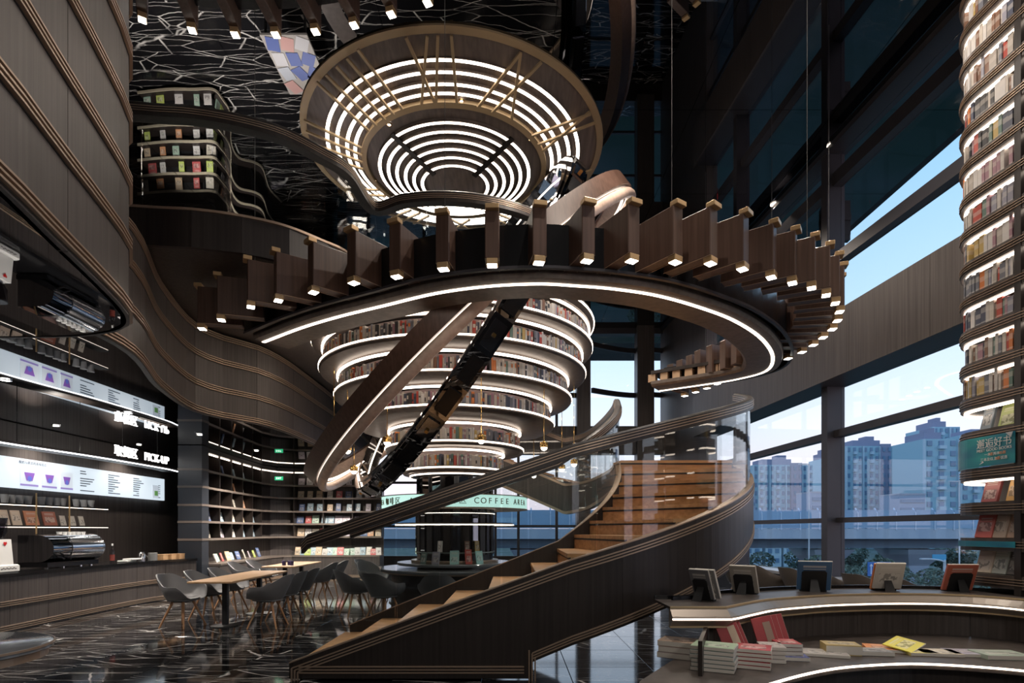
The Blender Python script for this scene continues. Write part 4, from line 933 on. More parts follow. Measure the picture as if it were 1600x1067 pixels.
# ---------------- DISPLAY TABLE ----------------
dt=empty('display_table',(0,0,0),label='long curved dark display counter with glowing edge line at the lower right',cat='display counter')
ZT=EYE-.65; tp_px=[(1047,948),(1098,948),(1135,948),(1165,942),(1200,936),(1250,932),(1300,929),(1400,927),(1500,929),(1600,936),(1680,948)]
fe=[H(a,b,-.65) for a,b in tp_px]; fe=[fe[0],fe[1]]+catmull(fe[2:],5)
fe=[Vector((p.x,p.y,0)) for p in fe]
back=offset(fe,-.55); 
mb=MB(); mb.prism([(p.x,p.y) for p in fe]+[(p.x,p.y) for p in back[::-1]],ZT-.02,ZT); mb.build('counter_top',shelfm,dt)
mb=MB(); mb.sweep(offset(back,.01),[(-.012,ZT),(.012,ZT),(.012,ZT+.035),(-.012,ZT+.035)]); mb.build('rear_lip',black,dt)
bandm=mat('bronze_grey_band',(.30,.26,.22),.32,.3)
mb=MB(); mb.sweep(fe,[(.0,ZT-.014),(.07,ZT-.075),(.075,ZT-.085),(.075,ZT-.105),(.07,ZT-.115),(.0,ZT-.165),(-.04,ZT-.165),(-.04,ZT-.014)]); mb.build('edge_band',bandm,dt)
mb=MB(); mb.sweep(fe,[(.006,ZT-.014),(.006,ZT+.004),(-.01,ZT+.004),(-.01,ZT-.014)]); mb.build('edge_trim',gold,dt)
mb=MB(); mb.sweep(fe,[(.004,ZT-.178),(.004,ZT-.163),(-.03,ZT-.163),(-.03,ZT-.178)]); mb.build('edge_trim',gold,dt)
mb=MB(); mb.sweep(fe,[(.073,ZT-.101),(.082,ZT-.101),(.082,ZT-.089),(.073,ZT-.089)]); mb.build('light_line',led,dt)
pn=offset(fe[2:],-.12); seg=resample(pn,8)
for k in range(8):
    pp=[p for p in resample(pn,64)[k*8:k*8+9]]; pp[0]=pp[0].lerp(pp[1],.03); pp[-1]=pp[-1].lerp(pp[-2],.03)
    mb=MB(); mb.sweep(pp,[(0,.02),(0,ZT-.17),(-.04,ZT-.17),(-.04,.02)]); mb.build('front_panel',wood,dt)
ZS=EYE-1.08
se=[HX(a,b,-1.08) for a,b in ((1000,1064),(1048,1033))]
fr_px=[(1120,1095),(1160,1080),(1200,1067),(1250,1053),(1300,1043),(1350,1038),(1420,1035),(1500,1038),(1600,1046),(1680,1058)]
fs_=catmull([Vector((*HX(a,b,-1.08),0)) for a,b in fr_px],4)
lowfront=[Vector((.75,3.6,0))]+[Vector((*HX(1010,1110,-1.08),0))]
polyl=[(.70,3.5),(se[0][0],se[0][1]),(se[1][0],se[1][1]),(1.55,5.1)]+[(p.x,p.y) for p in offset(fe[2:],-.11)]+[(p.x,p.y) for p in fs_[::-1]]+[(1.2,3.5)]
mb=MB(); tr=tessellate_polygon([[Vector((a,b,0)) for a,b in polyl]]); n=len(polyl)
mb.add([(a,b,ZS) for a,b in polyl]+[(a,b,ZS-.05) for a,b in polyl],[tuple(t) for t in tr]+[tuple(i+n for i in t[::-1]) for t in tr]+[(i,(i+1)%n,n+(i+1)%n,n+i) for i in range(n)]); mb.build('lower_shelf',shelfm,dt)
mb=MB(); mb.sweep(fs_,[(.012,ZS-.017),(.012,ZS-.003),(-.01,ZS-.003),(-.01,ZS-.017)]); mb.build('light_line',led,dt)
mb=MB(); mb.sweep(offset(fs_,-.12),[(0,.0),(0,ZS-.05),(-.03,ZS-.05),(-.03,0)]); mb.build('plinth_panel',wood_b,dt)
a=HX(1087,1059,-1.08); b=HX(1139,1020,-1.08)
MB().box(((a[0]+1.72)/2,(a[1]+5.0)/2,(ZS+ZT-.17)/2),(.03,.75,ZT-.17-ZS),R(-22)).build('divider_panel',wood_b,dt)
# books lying on the lower shelf : px,py(front bottom centre),w,d,thick,rot,colour,label
def flat(p,w,d,t,rz,c,label,grp,z,name='book'):
    w*=1.17; d*=1.15; r_=empty(name,(p[0],p[1],z),R(rz),label=label,cat='book',group=grp)
    o=MB().bbox((0,0,t/2),(w,d,t),.002); o=o.build('cover',bk_flat,r_); o.color=(*c,1)
    MB().box((.003,-.003,t/2),(w,d,t*.78)).build('pages',paper,r_); return r_
gb='books lying along the lower display shelf'
def at(px,py,h=-1.08): return HX(px,py,h)
LIE=[(1298,1027,.30,.21,.028,-20,(.42,.39,.37),'pale grey paperback lying left of the thick yellow book'),(1247,1033,.17,.13,.035,-12,(.07,.09,.25),'small navy book with ribbon marker'),
 (1322,1024,.24,.17,.09,-14,(.55,.42,.18),'thick white and yellow hardback with red ribbon'),(1373,1025,.22,.16,.04,-8,(.25,.25,.25),'grey paperback between the thick hardback and the orange magazine'),
 (1398,1020,.30,.21,.032,-22,(.65,.26,.1),'orange and white magazine under the yellow one'),(1478,1026,.26,.19,.03,-12,(.62,.55,.42),'cream paperback with a black drawing'),(1446,1025,.2,.15,.03,-6,(.7,.6,.2),'pale yellow booklet beneath the cream paperback'),
 (1530,1027,.30,.2,.03,-8,(.45,.42,.5),'lavender and green magazine on the lower shelf'),(1578,1031,.30,.21,.04,-5,(.42,.5,.42),'pale mint magazine at the right end of the lower shelf')]
for px,py,w,d,t,rz,c,l in LIE:
    p=at(px,py); flat((p[0],p[1]+d*.5),w,d,t,rz,c,l,gb,ZS)
p=at(1428,1022); r_=flat((p[0],p[1]+.13),.29,.2,.012,38,(.75,.66,.08),'bright yellow magazine tilted over the orange one',gb,ZS+.055); r_.rotation_euler=(R(10),R(-6),R(38))
# stacks
def stack(px,py,n,w,d,t,rz,c,lab,jit=.006,h=-1.08,z0=None,c_top=None):
    p=at(px,py,h); rr=random.Random(px)
    for k in range(n):
        o=flat((p[0]+rr.uniform(-jit,jit),p[1]+d*.5+rr.uniform(-jit,jit)),w,d,t-.002,rz+rr.uniform(-2,2),c_top if (k==n-1 and c_top) else c,'%s, %s from the bottom of its stack'%(lab,nth(k)),'stack of '+lab,(z0 if z0 is not None else ZS)+k*t)
stack(1123,1050,6,.27,.21,.032,-28,(.28,.33,.32),'pastel green picture book beside the divider panel',c_top=(.35,.5,.33))
stack(1186,1046,5,.22,.21,.032,-26,(.42,.05,.06),'red-spined book under the leaning red books')
stack(1212,1036,4,.16,.2,.034,-14,(.55,.5,.47),'white paper block book right of the red stack')
stack(1236,1030,4,.16,.2,.034,-6,(.5,.42,.38),'red and white book beside the navy one',c_top=(.42,.06,.07))
stack(1067,1030,3,.26,.2,.05,-30,(.5,.42,.4),'magazine behind the divider panel',c_top=(.55,.4,.3))
# red books leaning
red_c=mat('red_book_cloth',(.33,.03,.035),.5)
for k,(px,py,rz,l) in enumerate(((1146,1012,-30,'red book with a cream figure leaning on the red stack, left one'),(1153,1009,-30,'second red book behind the left leaning one'),(1178,1004,-28,'red book with brown figure leaning, right group front'),(1183,1002,-28,'red book in the right leaning group, second'),(1188,1000,-28,'red book in the right leaning group, third'))):
    p=at(px+(22 if k<2 else 34),py+26); r_=empty('leaning_book',(p[0]+(.02*k if k>1 else -.012*k),p[1]+.16+.0*k,ZS+.005),label=l,cat='book',group='red books leaning above the red stack')
    r_.rotation_euler=(R(-16),R(-20 if k<2 else -14),R(-12)); o=MB().bbox((0,0,.165),(.17,.026,.33),.002).build('cover',red_c,r_); MB().box((.003,0,.167),(.167,.018,.326)).build('pages',paper,r_)
    if k in(0,2): MB().box((.03,-.015,.16),(.06,.003,.24)).build('figure_print',mat('cream_print_%d'%k,(.62,.5,.36) if k==0 else (.3,.2,.15),.5),r_)
# book stands on the counter
stand_m=matblack
for px,py,w,h_,t,c,rz,l in ((1112,941,.17,.25,.03,(.16,.16,.17),-52,'pair of grey books on a black easel at the left tip of the counter'),(1118,942,.17,.24,.03,(.22,.22,.22),-52,'second grey book on the left easel'),
   (1176,930,.22,.25,.03,(.35,.32,.28),-42,'black and cream framed book on an easel left of the blue book'),(1283,926,.27,.28,.028,(.06,.14,.27),-20,'large blue book on a black easel'),
   (1397,925,.24,.255,.03,(.62,.2,.06),-10,'orange and white book on a black easel'),(1402,926,.23,.25,.03,(.6,.56,.5),-10,'white-paged book in front of the orange one'),(1512,926,.25,.25,.03,(.5,.14,.09),-6,'red-brown book on a black easel beside the shelf tower')):
    w*=1.2; h_*=1.18; p=at(px,py,-.65); r_=empty('easel_book',(p[0],p[1]+.16,ZT+.006),R(rz),label=l,cat='book',group='books shown on easels along the counter')
    off=-.032 if 'second' in l or 'in front' in l else 0
    o=MB().bbox((0,-off,h_/2+.012),(w,t,h_),.003).build('cover',bk_art,r_); o.color=(*c,1); o.rotation_euler=(R(22),0,0)
    q=MB().box((.003,-off,h_/2+.014),(w-.002,t-.01,h_)).build('pages',paper,r_); q.rotation_euler=(R(22),0,0)
    if off: continue
    # the easel
    e=empty('book_easel',(p[0],p[1]+.16,ZT),R(rz),label='black easel holding the %s'%l.replace(' on a black easel','').replace(' on an easel','')[:60],cat='easel')
    # back plate faces the camera (seen from behind)
    mb=MB(); hw=w*.36; pl_=[(-hw,0),(hw,0),(hw,h_*.66),(hw-.02,h_*.72),(-hw+.02,h_*.72),(-hw,h_*.66)]
    mb.add([(a,-t/2-.006,b+.012) for a,b in pl_]+[(a,-t/2-.012,b+.012) for a,b in pl_],[tuple(range(6)),tuple(range(11,5,-1))]+[(i,(i+1)%6,6+(i+1)%6,6+i) for i in range(6)]); o=mb.build('back_plate',stand_m,e); o.rotation_euler=(R(22),0,0)
    mb=MB(); mb.add([(-.05,-.15,0),(.05,-.15,0),(.03,-.075,.14),(-.03,-.075,.14),(-.05,-.145,0),(.05,-.145,0),(.03,-.07,.14),(-.03,-.07,.14)],[(0,1,2,3),(7,6,5,4),(0,4,5,1),(1,5,6,2),(2,6,7,3),(3,7,4,0)]); mb.build('strut',stand_m,e)
    MB().box((0,.02,.006),(w*.8,.05,.012)).build('foot_ledge',stand_m,e)
# ---------------- CAFE ----------------
ct=empty('cafe_counter',(0,0,0),label='long dark wood cafe counter with black stone top and pale trim lines',cat='counter')
cfp=catmull([Vector(p) for p in ((-7.25,6.2,0),(-7.4,8.33,0),(-7.52,10.5,0),(-7.5,12.0,0),(-7.15,13.05,0))],6)
seg=resample(cfp,36)
for k in range(9):
    pp=[p.copy() for p in seg[k*4:k*4+5]]; pp[0]=pp[0].lerp(pp[1],.02); pp[-1]=pp[-1].lerp(pp[-2],.02)
    mb=MB(); mb.sweep(pp,[(0,.0),(0,.81),(-.05,.81),(-.05,0)]); mb.build('wood_panel',wood,ct)
mb=MB(); b=offset(cfp,-.72); mb.prism([(p.x,p.y) for p in offset(cfp,.03)]+[(p.x,p.y) for p in b[::-1]],.81,.86); mb.build('stone_top',stone,ct)
mb=MB(); mb.prism([(p.x,p.y) for p in offset(cfp,-.05)]+[(p.x,p.y) for p in offset(cfp,-.66)[::-1]],0,.81); mb.build('body',matblack,ct)
for z in (.42,.06):
    for u in(-.03,0,.03):
        mb=MB(); mb.sweep(cfp,[(0,z+u-.008),(.022,z+u-.006),(.022,z+u+.006),(0,z+u+.008)]); mb.build('trim_strip',trim,ct)
XM=-8.93
# menu lightbox
mn=empty('menu_board',(XM,0,0),label='long glowing white menu board with drink pictures on the cafe wall',cat='menu board')
menum=mat('menu_lightbox',(.35,.38,.4),.4,0,(.78,.90,1.0),.58)
MB().box((-.03,10.9,(EYE+.755+EYE+1.305)/2),(.06,7.8,.55)).build('light_panel',menum,mn)
mink=mat('menu_dark_ink',(.05,.07,.12),.5); mpur=mat('menu_purple_bowl',(.22,.10,.42),.5,0,(.25,.12,.5),.35); mgrey=mat('menu_picture_ground',(.5,.55,.6),.5,0,(.55,.62,.7),.55); mgreen=mat('menu_green_drink',(.15,.4,.12),.5,0,(.2,.45,.15),.3); mblue=mat('menu_blue_print',(.1,.12,.5),.5,0,(.15,.2,.6),.4)
mfoot=mat('menu_violet_band',(.25,.2,.5),.5,0,(.3,.25,.55),.4)
def ym(px): return -XM*900/(800-px)
def mq(y0,y1,z0,z1,m,nm,x=.004): MB().box((x,(y0+y1)/2,(z0+z1)/2),(.006,y1-y0,z1-z0)).build(nm,m,mn)
M_=Matrix.Rotation(PI/2,4,'Z')@Matrix.Rotation(PI/2,4,'X')
text3('酸奶与果昔的美味组合',.062,mink,mn,Matrix.Translation((.01,(ym(31)+ym(70))/2,EYE+1.235))@M_,'menu_text',.001)
for a,b in ((31,59),(65,88),(94,113)):
    y0,y1=ym(a),ym(b); z0,z1=EYE+.81,EYE+1.15; mq(y0,y1,z0,z1,mgrey,'drink_picture'); mq(y0,y1,z0,z0+.035,mfoot,'picture_footer',.009)
    yc=(y0+y1)/2; w=(y1-y0)*.3; zc=(z0+z1)/2+.03
    mb=MB(); mb.add([(.012,yc-w,zc+.05),(.012,yc+w,zc+.05),(.012,yc+w*.55,zc-.10),(.012,yc-w*.55,zc-.10)],[(0,1,2,3)]); mb.build('bowl_print',mpur,mn)
    mb=MB(); n=14; mb.add([(.015,yc+w*.42*cos(2*PI*k/n),zc-.06+.05*sin(2*PI*k/n)) for k in range(n)],[tuple(range(n))]); mb.build('bowl_badge',mblue,mn)
rd=random.Random(4)
for px,nl in ((125,9),(169,9),(208,9)):
    y=ym(px); m1=MB()
    for k in range(nl):
        z=EYE+1.22-k*.05; 
        if rd.random()<.12: continue
        L=rd.uniform(.12,.42); m1.box((.006,y+L/2,z),(.004,L,.018)); 
        if k>1: m1.box((.006,y+1.0,z),(.004,.08,.014))
    m1.build('menu_lines',mink,mn)
mq(ym(238),ym(248),EYE+.80,EYE+1.12,mgrey,'drink_picture'); mq(ym(241),ym(246),EYE+.86,EYE+.98,mgreen,'bowl_print',.009)
# pendant shelf with neon sign
ps_=empty('pendant_shelf',(0,0,0),label='slim hanging light shelf curving over the cafe counter',cat='hanging shelf')
sp=catmull([Vector(p) for p in ((-8.15,7.2,0),(-8.2,9.26,0),(-8.0,11.1,0),(-7.95,13.1,0),(-8.05,13.9,0))],6)
mb=MB(); mb.sweep(sp,[(0,EYE+1.40),(0,EYE+1.46),(-.35,EYE+1.46),(-.35,EYE+1.40)]); mb.build('shelf_board',shelfm,ps_)
mb=MB(); mb.sweep(sp,[(.012,EYE+1.395),(.012,EYE+1.415),(-.01,EYE+1.415),(-.01,EYE+1.395)]); mb.build('light_strip',mat('cool_led_strip',(1,1,1),.5,0,(.92,.96,1),3),ps_)
for y in (8.2,9.6,11,12.2,13.4): MB().tube([(-8.25,y,EYE+1.46),(-8.25,y,EYE+HD)],.006,5).build('hanger_rod',wirem,ps_)
sg=empty('neon_sign',(-8.0,0,0),label='white neon PICK-UP sign standing on the hanging shelf',cat='sign')
text3('取餐区',.24,neon,sg,Matrix.Translation((.0,11.95,EYE+1.60))@M_,'neon_letter',.015); text3('PICK-UP',.24,neon,sg,Matrix.Translation((.0,12.98,EYE+1.60))@M_,'neon_letter',.015)
MB().box((-.02,12.45,EYE+1.465),(.06,1.9,.012)).build('sign_base',black,sg)
# bar shelves
for i,(h,l) in enumerate(((.47,'upper'),(.08,'lower'))):
    s_=empty('wall_shelf',(-8.82,0,EYE+h),label='%s thin lit shelf on the cafe back wall'%l,cat='shelf'); MB().box((0,10.3,-.012),(.24,4.3,.024)).build('board',matblack,s_); MB().box((.1,10.3,-.03),(.02,4.25,.012)).build('light_strip',led_s,s_)
for px in (55,107):
    y=8.7*900/(800-px); o=MB().box((0,0,0),(.02,.015,.75)).build('shelf_strap',brass_b); o.location=(-8.68,y,EYE+.30); tag(o,'thin brass strap holding the cafe wall shelves, %s'%('left one' if px==55 else 'right one'),'bracket')
potm=mat('grey_cup',(.30,.31,.32),.5); cup=MB().lathe([(0,0),(.045,0),(.062,.13),(.066,.15),(.058,.15),(.04,.02),(0,.02)],n=16).mesh('pot',potm,True)
for i,px in enumerate((7,18,31,44,65,77,89,98,119,131,142)):
    y=8.8*900/(800-px); o=link(cup,'paper_cup',None,(-8.8,y,EYE+.47)); tag(o,'grey cup on the upper cafe wall shelf, %s from the left'%nth(i),'cup','cups on the upper cafe shelf')
def faceout(loc,rz,w,h,c,label,grp,lean=14,th=.02):
    o=MB().bbox((0,0,h/2),(w,th,h),.002).build('display_book',bk_art); o.location=loc; o.rotation_euler=(R(-lean),0,rz); o.color=(*c,1); return tag(o,label,'book',grp)
for i,(px,w,c,l) in enumerate(((11,.2,(.62,.5,.4),'cream cookery book with red fruit, leftmost on the cafe shelf'),(30,.2,(.62,.5,.4),'cream cookery book with red fruit, second on the cafe shelf'),(54,.3,(.6,.25,.14),'orange and cream patterned book on the cafe shelf'),(82,.32,(.35,.12,.08),'dark book with orange print on the cafe shelf'),(102,.14,(.6,.55,.5),'small cream book right of the dark one on the cafe shelf'),(117,.14,(.6,.56,.5),'small cream book, second from the right on the cafe shelf'),(131,.14,(.58,.54,.48),'small cream book, rightmost on the cafe shelf'))):
    y=8.75*900/(800-px); faceout((-8.78,y,EYE+.085),PI/2,w,.27 if w>.15 else .2,c,l,'books on the lower cafe shelf')
# espresso machine
em=empty('espresso_machine',(-7.86,10.05,.86),label='large polished steel espresso machine on the cafe counter',cat='coffee machine')
pr=[(-.30,.10),(.20,.10),(.27,.14),(.31,.24),(.31,.36),(.27,.48),(.18,.56),(-.30,.56)]
def extr(prof,y0,y1,nm,m,par):
    n=len(prof); mb=MB(); mb.add([(a,y0,b) for a,b in prof]+[(a,y1,b) for a,b in prof],[tuple(range(n)),tuple(range(2*n-1,n-1,-1))]+[(i,(i+1)%n,n+(i+1)%n,n+i) for i in range(n)]); return mb.build(nm,m,par,smooth=True)
prs=[(-.30,.10)]+[(.05+.26*cos(R(a)),.33+.23*sin(R(a))) for a in range(-90,91,12)]+[(-.30,.56)]
extr(prs,-.12,.62,'polished_shell',steel,em); extr([(a*.98,.33+(b-.33)*.97) for a,b in prs],-.55,-.12,'dark_glass_shell',mirror_b,em)
for y in(-.13,.62): extr([(a*1.02,.33+(b-.33)*1.04) for a,b in prs],y-.012,y+.012,'shell_rim',steel,em)
extr([(-.32,.02),(.2,.02),(.2,.10),(-.32,.10)],-.55,.62,'drip_base',black,em)
for y in(-.45,-.1,.3,.55): MB().tube([(.1,y,0),(.1,y,.03)],.03,10).build('foot',steel,em)
for k in range(6): MB().lathe([(0,0),(.03,0),(.045,.05),(.04,.05),(0,.01)],(-.0,-.05+k*.11,.56),12).build('cup_stack',white,em,smooth=True)
for y in(-.4,-.25): MB().tube([(.2,y,.2),(.36,y,.16)],.018,8).build('portafilter_handle',black,em)
gr=empty('coffee_grinder',(-7.72,8.62,.86),label='white coffee grinder with red badge and clear hopper on the counter',cat='grinder')
MB().bbox((.02,0,.06),(.34,.42,.12),.02).build('base',white,gr); mb=MB(); mb.add([(-.13,-.14,.12),(.14,-.14,.12),(.14,.14,.12),(-.13,.14,.12),(-.11,-.12,.5),(.12,-.12,.5),(.12,.12,.5),(-.11,.12,.5)],[(0,3,2,1),(4,5,6,7),(0,1,5,4),(1,2,6,5),(2,3,7,6),(3,0,4,7)]); mb.build('body',white,gr)
MB().lathe([(0,.5),(.07,.5),(.13,.62),(.13,.8),(.125,.8),(.06,.52)],n=20).build('hopper',glassmat('smoky_hopper',(.5,.5,.55)),gr,smooth=True); MB().lathe([(0,.8),(.135,.8),(.135,.82),(0,.82)],n=20).build('hopper_lid',black,gr)
mb=MB(); mb.add([(.137,.0,.40),(.135,.035,.44),(.134,.02,.465),(.134,0,.455),(.134,-.02,.465),(.135,-.035,.44)],[(0,1,2,3,4,5)]); mb.build('red_badge',mat('red_badge',(.5,.02,.02),.3),gr)
mb=MB(); 
for k in range(9): mb.box((.193,-.12+k*.03,.06+.012*(k%2)),(.004,.02,.012))
mb.build('script_mark',mat('grey_script',(.12,.1,.1),.5),gr)
bt=empty('bottle',(-7.62,10.98,.86),label='clear bottle with a dark red label beside the espresso machine',cat='bottle'); MB().lathe([(0,0),(.04,0),(.042,.2),(.036,.25),(.014,.29),(.014,.36),(0,.36)],n=16).build('glass_body',glassmat('bottle_glass',(.8,.8,.82),ior=1.7),bt,smooth=True); MB().lathe([(.043,.06),(.043,.17)],n=16).build('label',mat('dark_red_label',(.2,.04,.03),.5),bt); MB().lathe([(.017,.34),(.017,.38),(0,.38)],n=12).build('cap',white,bt)
pl=empty('metal_pitcher',(-7.72,12.0,.86),label='small steel pitcher near the far end of the counter',cat='pitcher'); MB().lathe([(0,0),(.07,0),(.075,.1),(.05,.16),(.055,.18),(0,.18)],n=16).build('body',steel,pl,smooth=True); MB().tube([(.07,0,.04),(.13,0,.08),(.06,0,.15)],.008,6).build('handle',steel,pl)
o=MB().lathe([(0,0),(.09,0),(.09,.15),(.085,.155),(0,.155)],n=20).build('metal_tin',mat('dull_steel',(.45,.46,.44),.3,.8),smooth=True); o.location=(-7.66,12.28,.86); tag(o,'round steel tin between the pitcher and the wooden boxes','tin')
for k in range(3):
    o=empty('wooden_box',(-7.62+.05*k,12.5+.22*k,.86),label='small orange wooden box on the counter end, %s from the tin'%nth(k),cat='box'); MB().box((0,0,.05),(.22,.2,.1)).build('body',oak_t,o); MB().box((0,0,.105),(.23,.21,.012)).build('lid',oak_t,o)
for i,(x,y) in enumerate(((-7.72,11.55),(-7.68,11.65))): o=MB().bbox((0,0,.02+.0*i),(.2,.3,.03),.008).build('folded_towel',white); o.location=(x,y,.86+.032*i); tag(o,'folded white towel on the counter, %s'%('lower' if i==0 else 'upper'),'towel')
# cafe ceiling lights and lamps; the back-wall row is added to brighten the wall
for i,(x,y) in enumerate(((-6.6,7.5),(-6.4,9.6),(-6.4,11.8),(-6.3,14.2),(-8.55,8.6),(-8.55,10.8),(-8.55,13.2))):
    t=empty('downlight',(x,y,EYE+HD+.005),label=('small round downlight in the cafe mirror ceiling, %s from the viewer'%nth(i) if i<4 else 'small added downlight washing the cafe back wall, %s from the viewer'%nth(i-4)),cat='downlight'); MB().lathe([(.05,0),(.07,0),(.07,-.01),(.05,-.01)],n=16,closedprof=True).build('bezel',steel,t); MB().lathe([(0,-.003),(.05,-.003)],n=16).build('lens',led_w,t)
    lamp('SPOT',(x,y,EYE+HD-.06),200 if i<4 else 70,(1,.9,.8),.05,125,name='cafe_beam')
# ---------------- SHELF WALL ----------------
sw=empty('wall_bookcase',(0,0,0),label='dark bookcase wall with face-out books beyond the cafe tables',cat='bookcase')
swp=[Vector((-7.2,13.62,0)),Vector((-7.38,15.5,0)),Vector((-7.5,17.3,0)),Vector((-7.3,17.95,0)),Vector((-6.9,18.2,0)),Vector((-5.5,18.25,0)),Vector((-4.15,18.3,0))]
swh=[1.42,1.02,.60,.21,-.20]
mb=MB(); mb.sweep(swp,[(-.38,.0),(-.38,EYE+HD),(-.42,EYE+HD),(-.42,0)]); mb.build('back_panel',wood,sw)
edgem=mat('taupe_shelf_edge',(.17,.14,.12),.4)
for h in swh:
    mb=MB(); mb.sweep(swp,[(0,EYE+h-.045),(0,EYE+h),(-.38,EYE+h),(-.38,EYE+h-.045)]); o=mb.build('shelf',wood_b,sw); mb=MB(); mb.sweep(swp,[(.008,EYE+h-.05),(.008,EYE+h+.004),(-.01,EYE+h+.004),(-.01,EYE+h-.05)]); mb.build('shelf_edge',edgem,o)
mb=MB(); mb.sweep(swp,[(-.04,EYE+1.80),(-.04,EYE+1.83),(-.07,EYE+1.83),(-.07,EYE+1.80)]); mb.build('light_strip',led_s,sw)
mb=MB(); mb.sweep(swp,[(0,EYE+1.84),(0,EYE+HD),(-.38,EYE+HD),(-.38,EYE+1.84)]); mb.build('head_board',wood_b,sw)
mb=MB(); mb.sweep(swp,[(.28,0),(.28,EYE-.84),(-.38,EYE-.84),(-.38,0)]); mb.build('base_cabinet',wood,sw)
mb=MB(); mb.sweep(swp,[(.30,EYE-.84),(.30,EYE-.80),(-.38,EYE-.80),(-.38,EYE-.84)]); mb.build('ledge',edgem,sw); mb=MB(); mb.sweep(swp,[(.285,.02),(.295,.02),(.295,.10),(.285,.10)]); mb.build('base_trim',trim,sw)
side=[(swp[0],swp[2],5),(swp[4],swp[6],3)]
for A,B,n in side:
    for k in range(n+1):
        p=A.lerp(B,k/n); t=(B-A).normalized(); nrm=Vector((t.y,-t.x,0)); c=p-nrm*.2; MB().box((c.x,c.y,EYE+.82),(.035,.37,2.05),math.atan2(t.y,t.x)).build('divider',wood_b,sw)
# end pillar with bands
pil=empty('pillar',(-7.42,13.42,0),label='dark pillar with pale shelf bands at the end of the counter',cat='pillar')
MB().box((0,0,(EYE+HD)/2),(.55,.3,EYE+HD)).build('shaft',mat('blue_black_panel',(.03,.035,.045),.35),pil)
for h in swh: MB().box((.0,0,EYE+h-.022),(.57,.32,.05)).build('band',edgem,pil)
rd=random.Random(9); covers=[(.55,.5,.42),(.5,.44,.5),(.3,.42,.5),(.5,.6,.15),(.62,.3,.15),(.5,.1,.1),(.62,.6,.58),(.35,.5,.4),(.1,.15,.3),(.6,.45,.3)]
cn=['cream','mauve','blue','lime','orange','red','white','green','navy','tan']
bi=0
for si,h in enumerate(swh):
    for (A,B,n,wn) in ((swp[0],swp[2],6 if si<3 else 10,'receding'),(swp[4],swp[6],9 if si<3 else 11,'facing')):
        t=(B-A).normalized(); nrm=Vector((t.y,-t.x,0)); L=(B-A).length
        for k in range(n):
            u=(k+.5+rd.uniform(-.12,.12))/n; p=A.lerp(B,u)-nrm*(.2); ci=rd.randrange(10); w=rd.uniform(.15,.2) if si<3 else rd.uniform(.18,.24); hh=rd.uniform(.22,.27)
            if si==3 and wn=='facing' and k>4: ci=1; w=.24
            faceout((p.x,p.y,EYE+h+.004),math.atan2(t.y,t.x),w,hh,covers[ci],'%s book %s along the %s part of the wall bookcase, %s shelf'%(cn[ci],nth(k),wn,nth(si)),'face-out books on the wall bookcase')
for (A,B,n,wn) in ((swp[0],swp[2],12,'receding'),(swp[4],swp[6],16,'facing')):
    t=(B-A).normalized(); nrm=Vector((t.y,-t.x,0))
    for k in range(n):
        u=(k+.5)/n; p=A.lerp(B,u)+nrm*rd.uniform(-.1,.05); ci=rd.randrange(10); faceout((p.x,p.y,EYE-.795),math.atan2(t.y,t.x)+rd.uniform(-.3,.3),rd.uniform(.16,.2),rd.uniform(.2,.28),covers[ci],'%s magazine %s along the %s ledge of the wall bookcase'%(cn[ci],nth(k),wn),'magazines on the bookcase ledge',20)
for i,(x,y,c) in enumerate(((-5.3,17.9,(.6,.55,.5)),(-4.8,17.95,(.5,.1,.1)),(-4.4,17.95,(.5,.55,.45)))): pass
lamp('SPOT',(-5.6,16.4,EYE+HD-.06),420,(1,.9,.8),.05,140,name='bookcase_fill'); lamp('SPOT',(-6.0,15.0,EYE+HD-.06),330,(1,.9,.8),.05,140,name='bookcase_fill')  # fill spots added to brighten the bookcase, no fixtures
ex=empty('exit_sign',(-7.0,17.3,EYE+1.55),label='small green exit sign hanging before the wall bookcase',cat='exit sign'); MB().box((0,0,0),(.24,.03,.11)).build('panel',mat('exit_green',(.0,.3,.12),.4,0,(.05,.8,.35),.5),ex)
text3('EXIT',.08,mat('exit_white',(.9,.9,.9),.5,0,(.9,1,.9),1.5),ex,Matrix.Translation((0,-.018,0))@Matrix.Rotation(PI/2,4,'X'),'lettering',.001); MB().tube([(0,0,.07),(0,0,HD-1.55)],.006,5).build('hanger',wirem,ex)
# ---------------- TABLES AND CHAIRS ----------------
def table(x,y,w,l,label,rz=0):
    t=empty('cafe_table',(x,y,0),rz,label=label,cat='table'); MB().bbox((0,0,.72),(w,l,.03),.006).build('tabletop',oak_t,t)
    for s in(-1,1):
        MB().box((0,s*l*.28,.36),(.075,.075,.69)).build('leg',matblack,t); MB().lathe([(0,0),(.22,0),(.22,.012),(0,.02)],(0,s*l*.28,0),24).build('foot_plate',matblack,t)
    return t
t1=table(-4.52,9.7,.66,2.35,'long oak table nearest the cafe counter end with black legs',R(2)); t2=table(-4.95,13.05,.7,1.9,'second oak table farther back with black legs',R(2))
for i,(x,y) in enumerate(((-4.95,12.5),(-4.85,12.55),(-4.78,12.5))):
    o=MB().lathe([(0,0),(.04,0),(.042,.09),(.03,.1),(0,.1)],n=12).build('dark_jar',mat('violet_jar_%d'%i,(.05,.04,.12),.3),smooth=True); o.location=(x,y,.735); tag(o,'small dark violet jar on the far oak table, %s from the left'%nth(i),'jar')
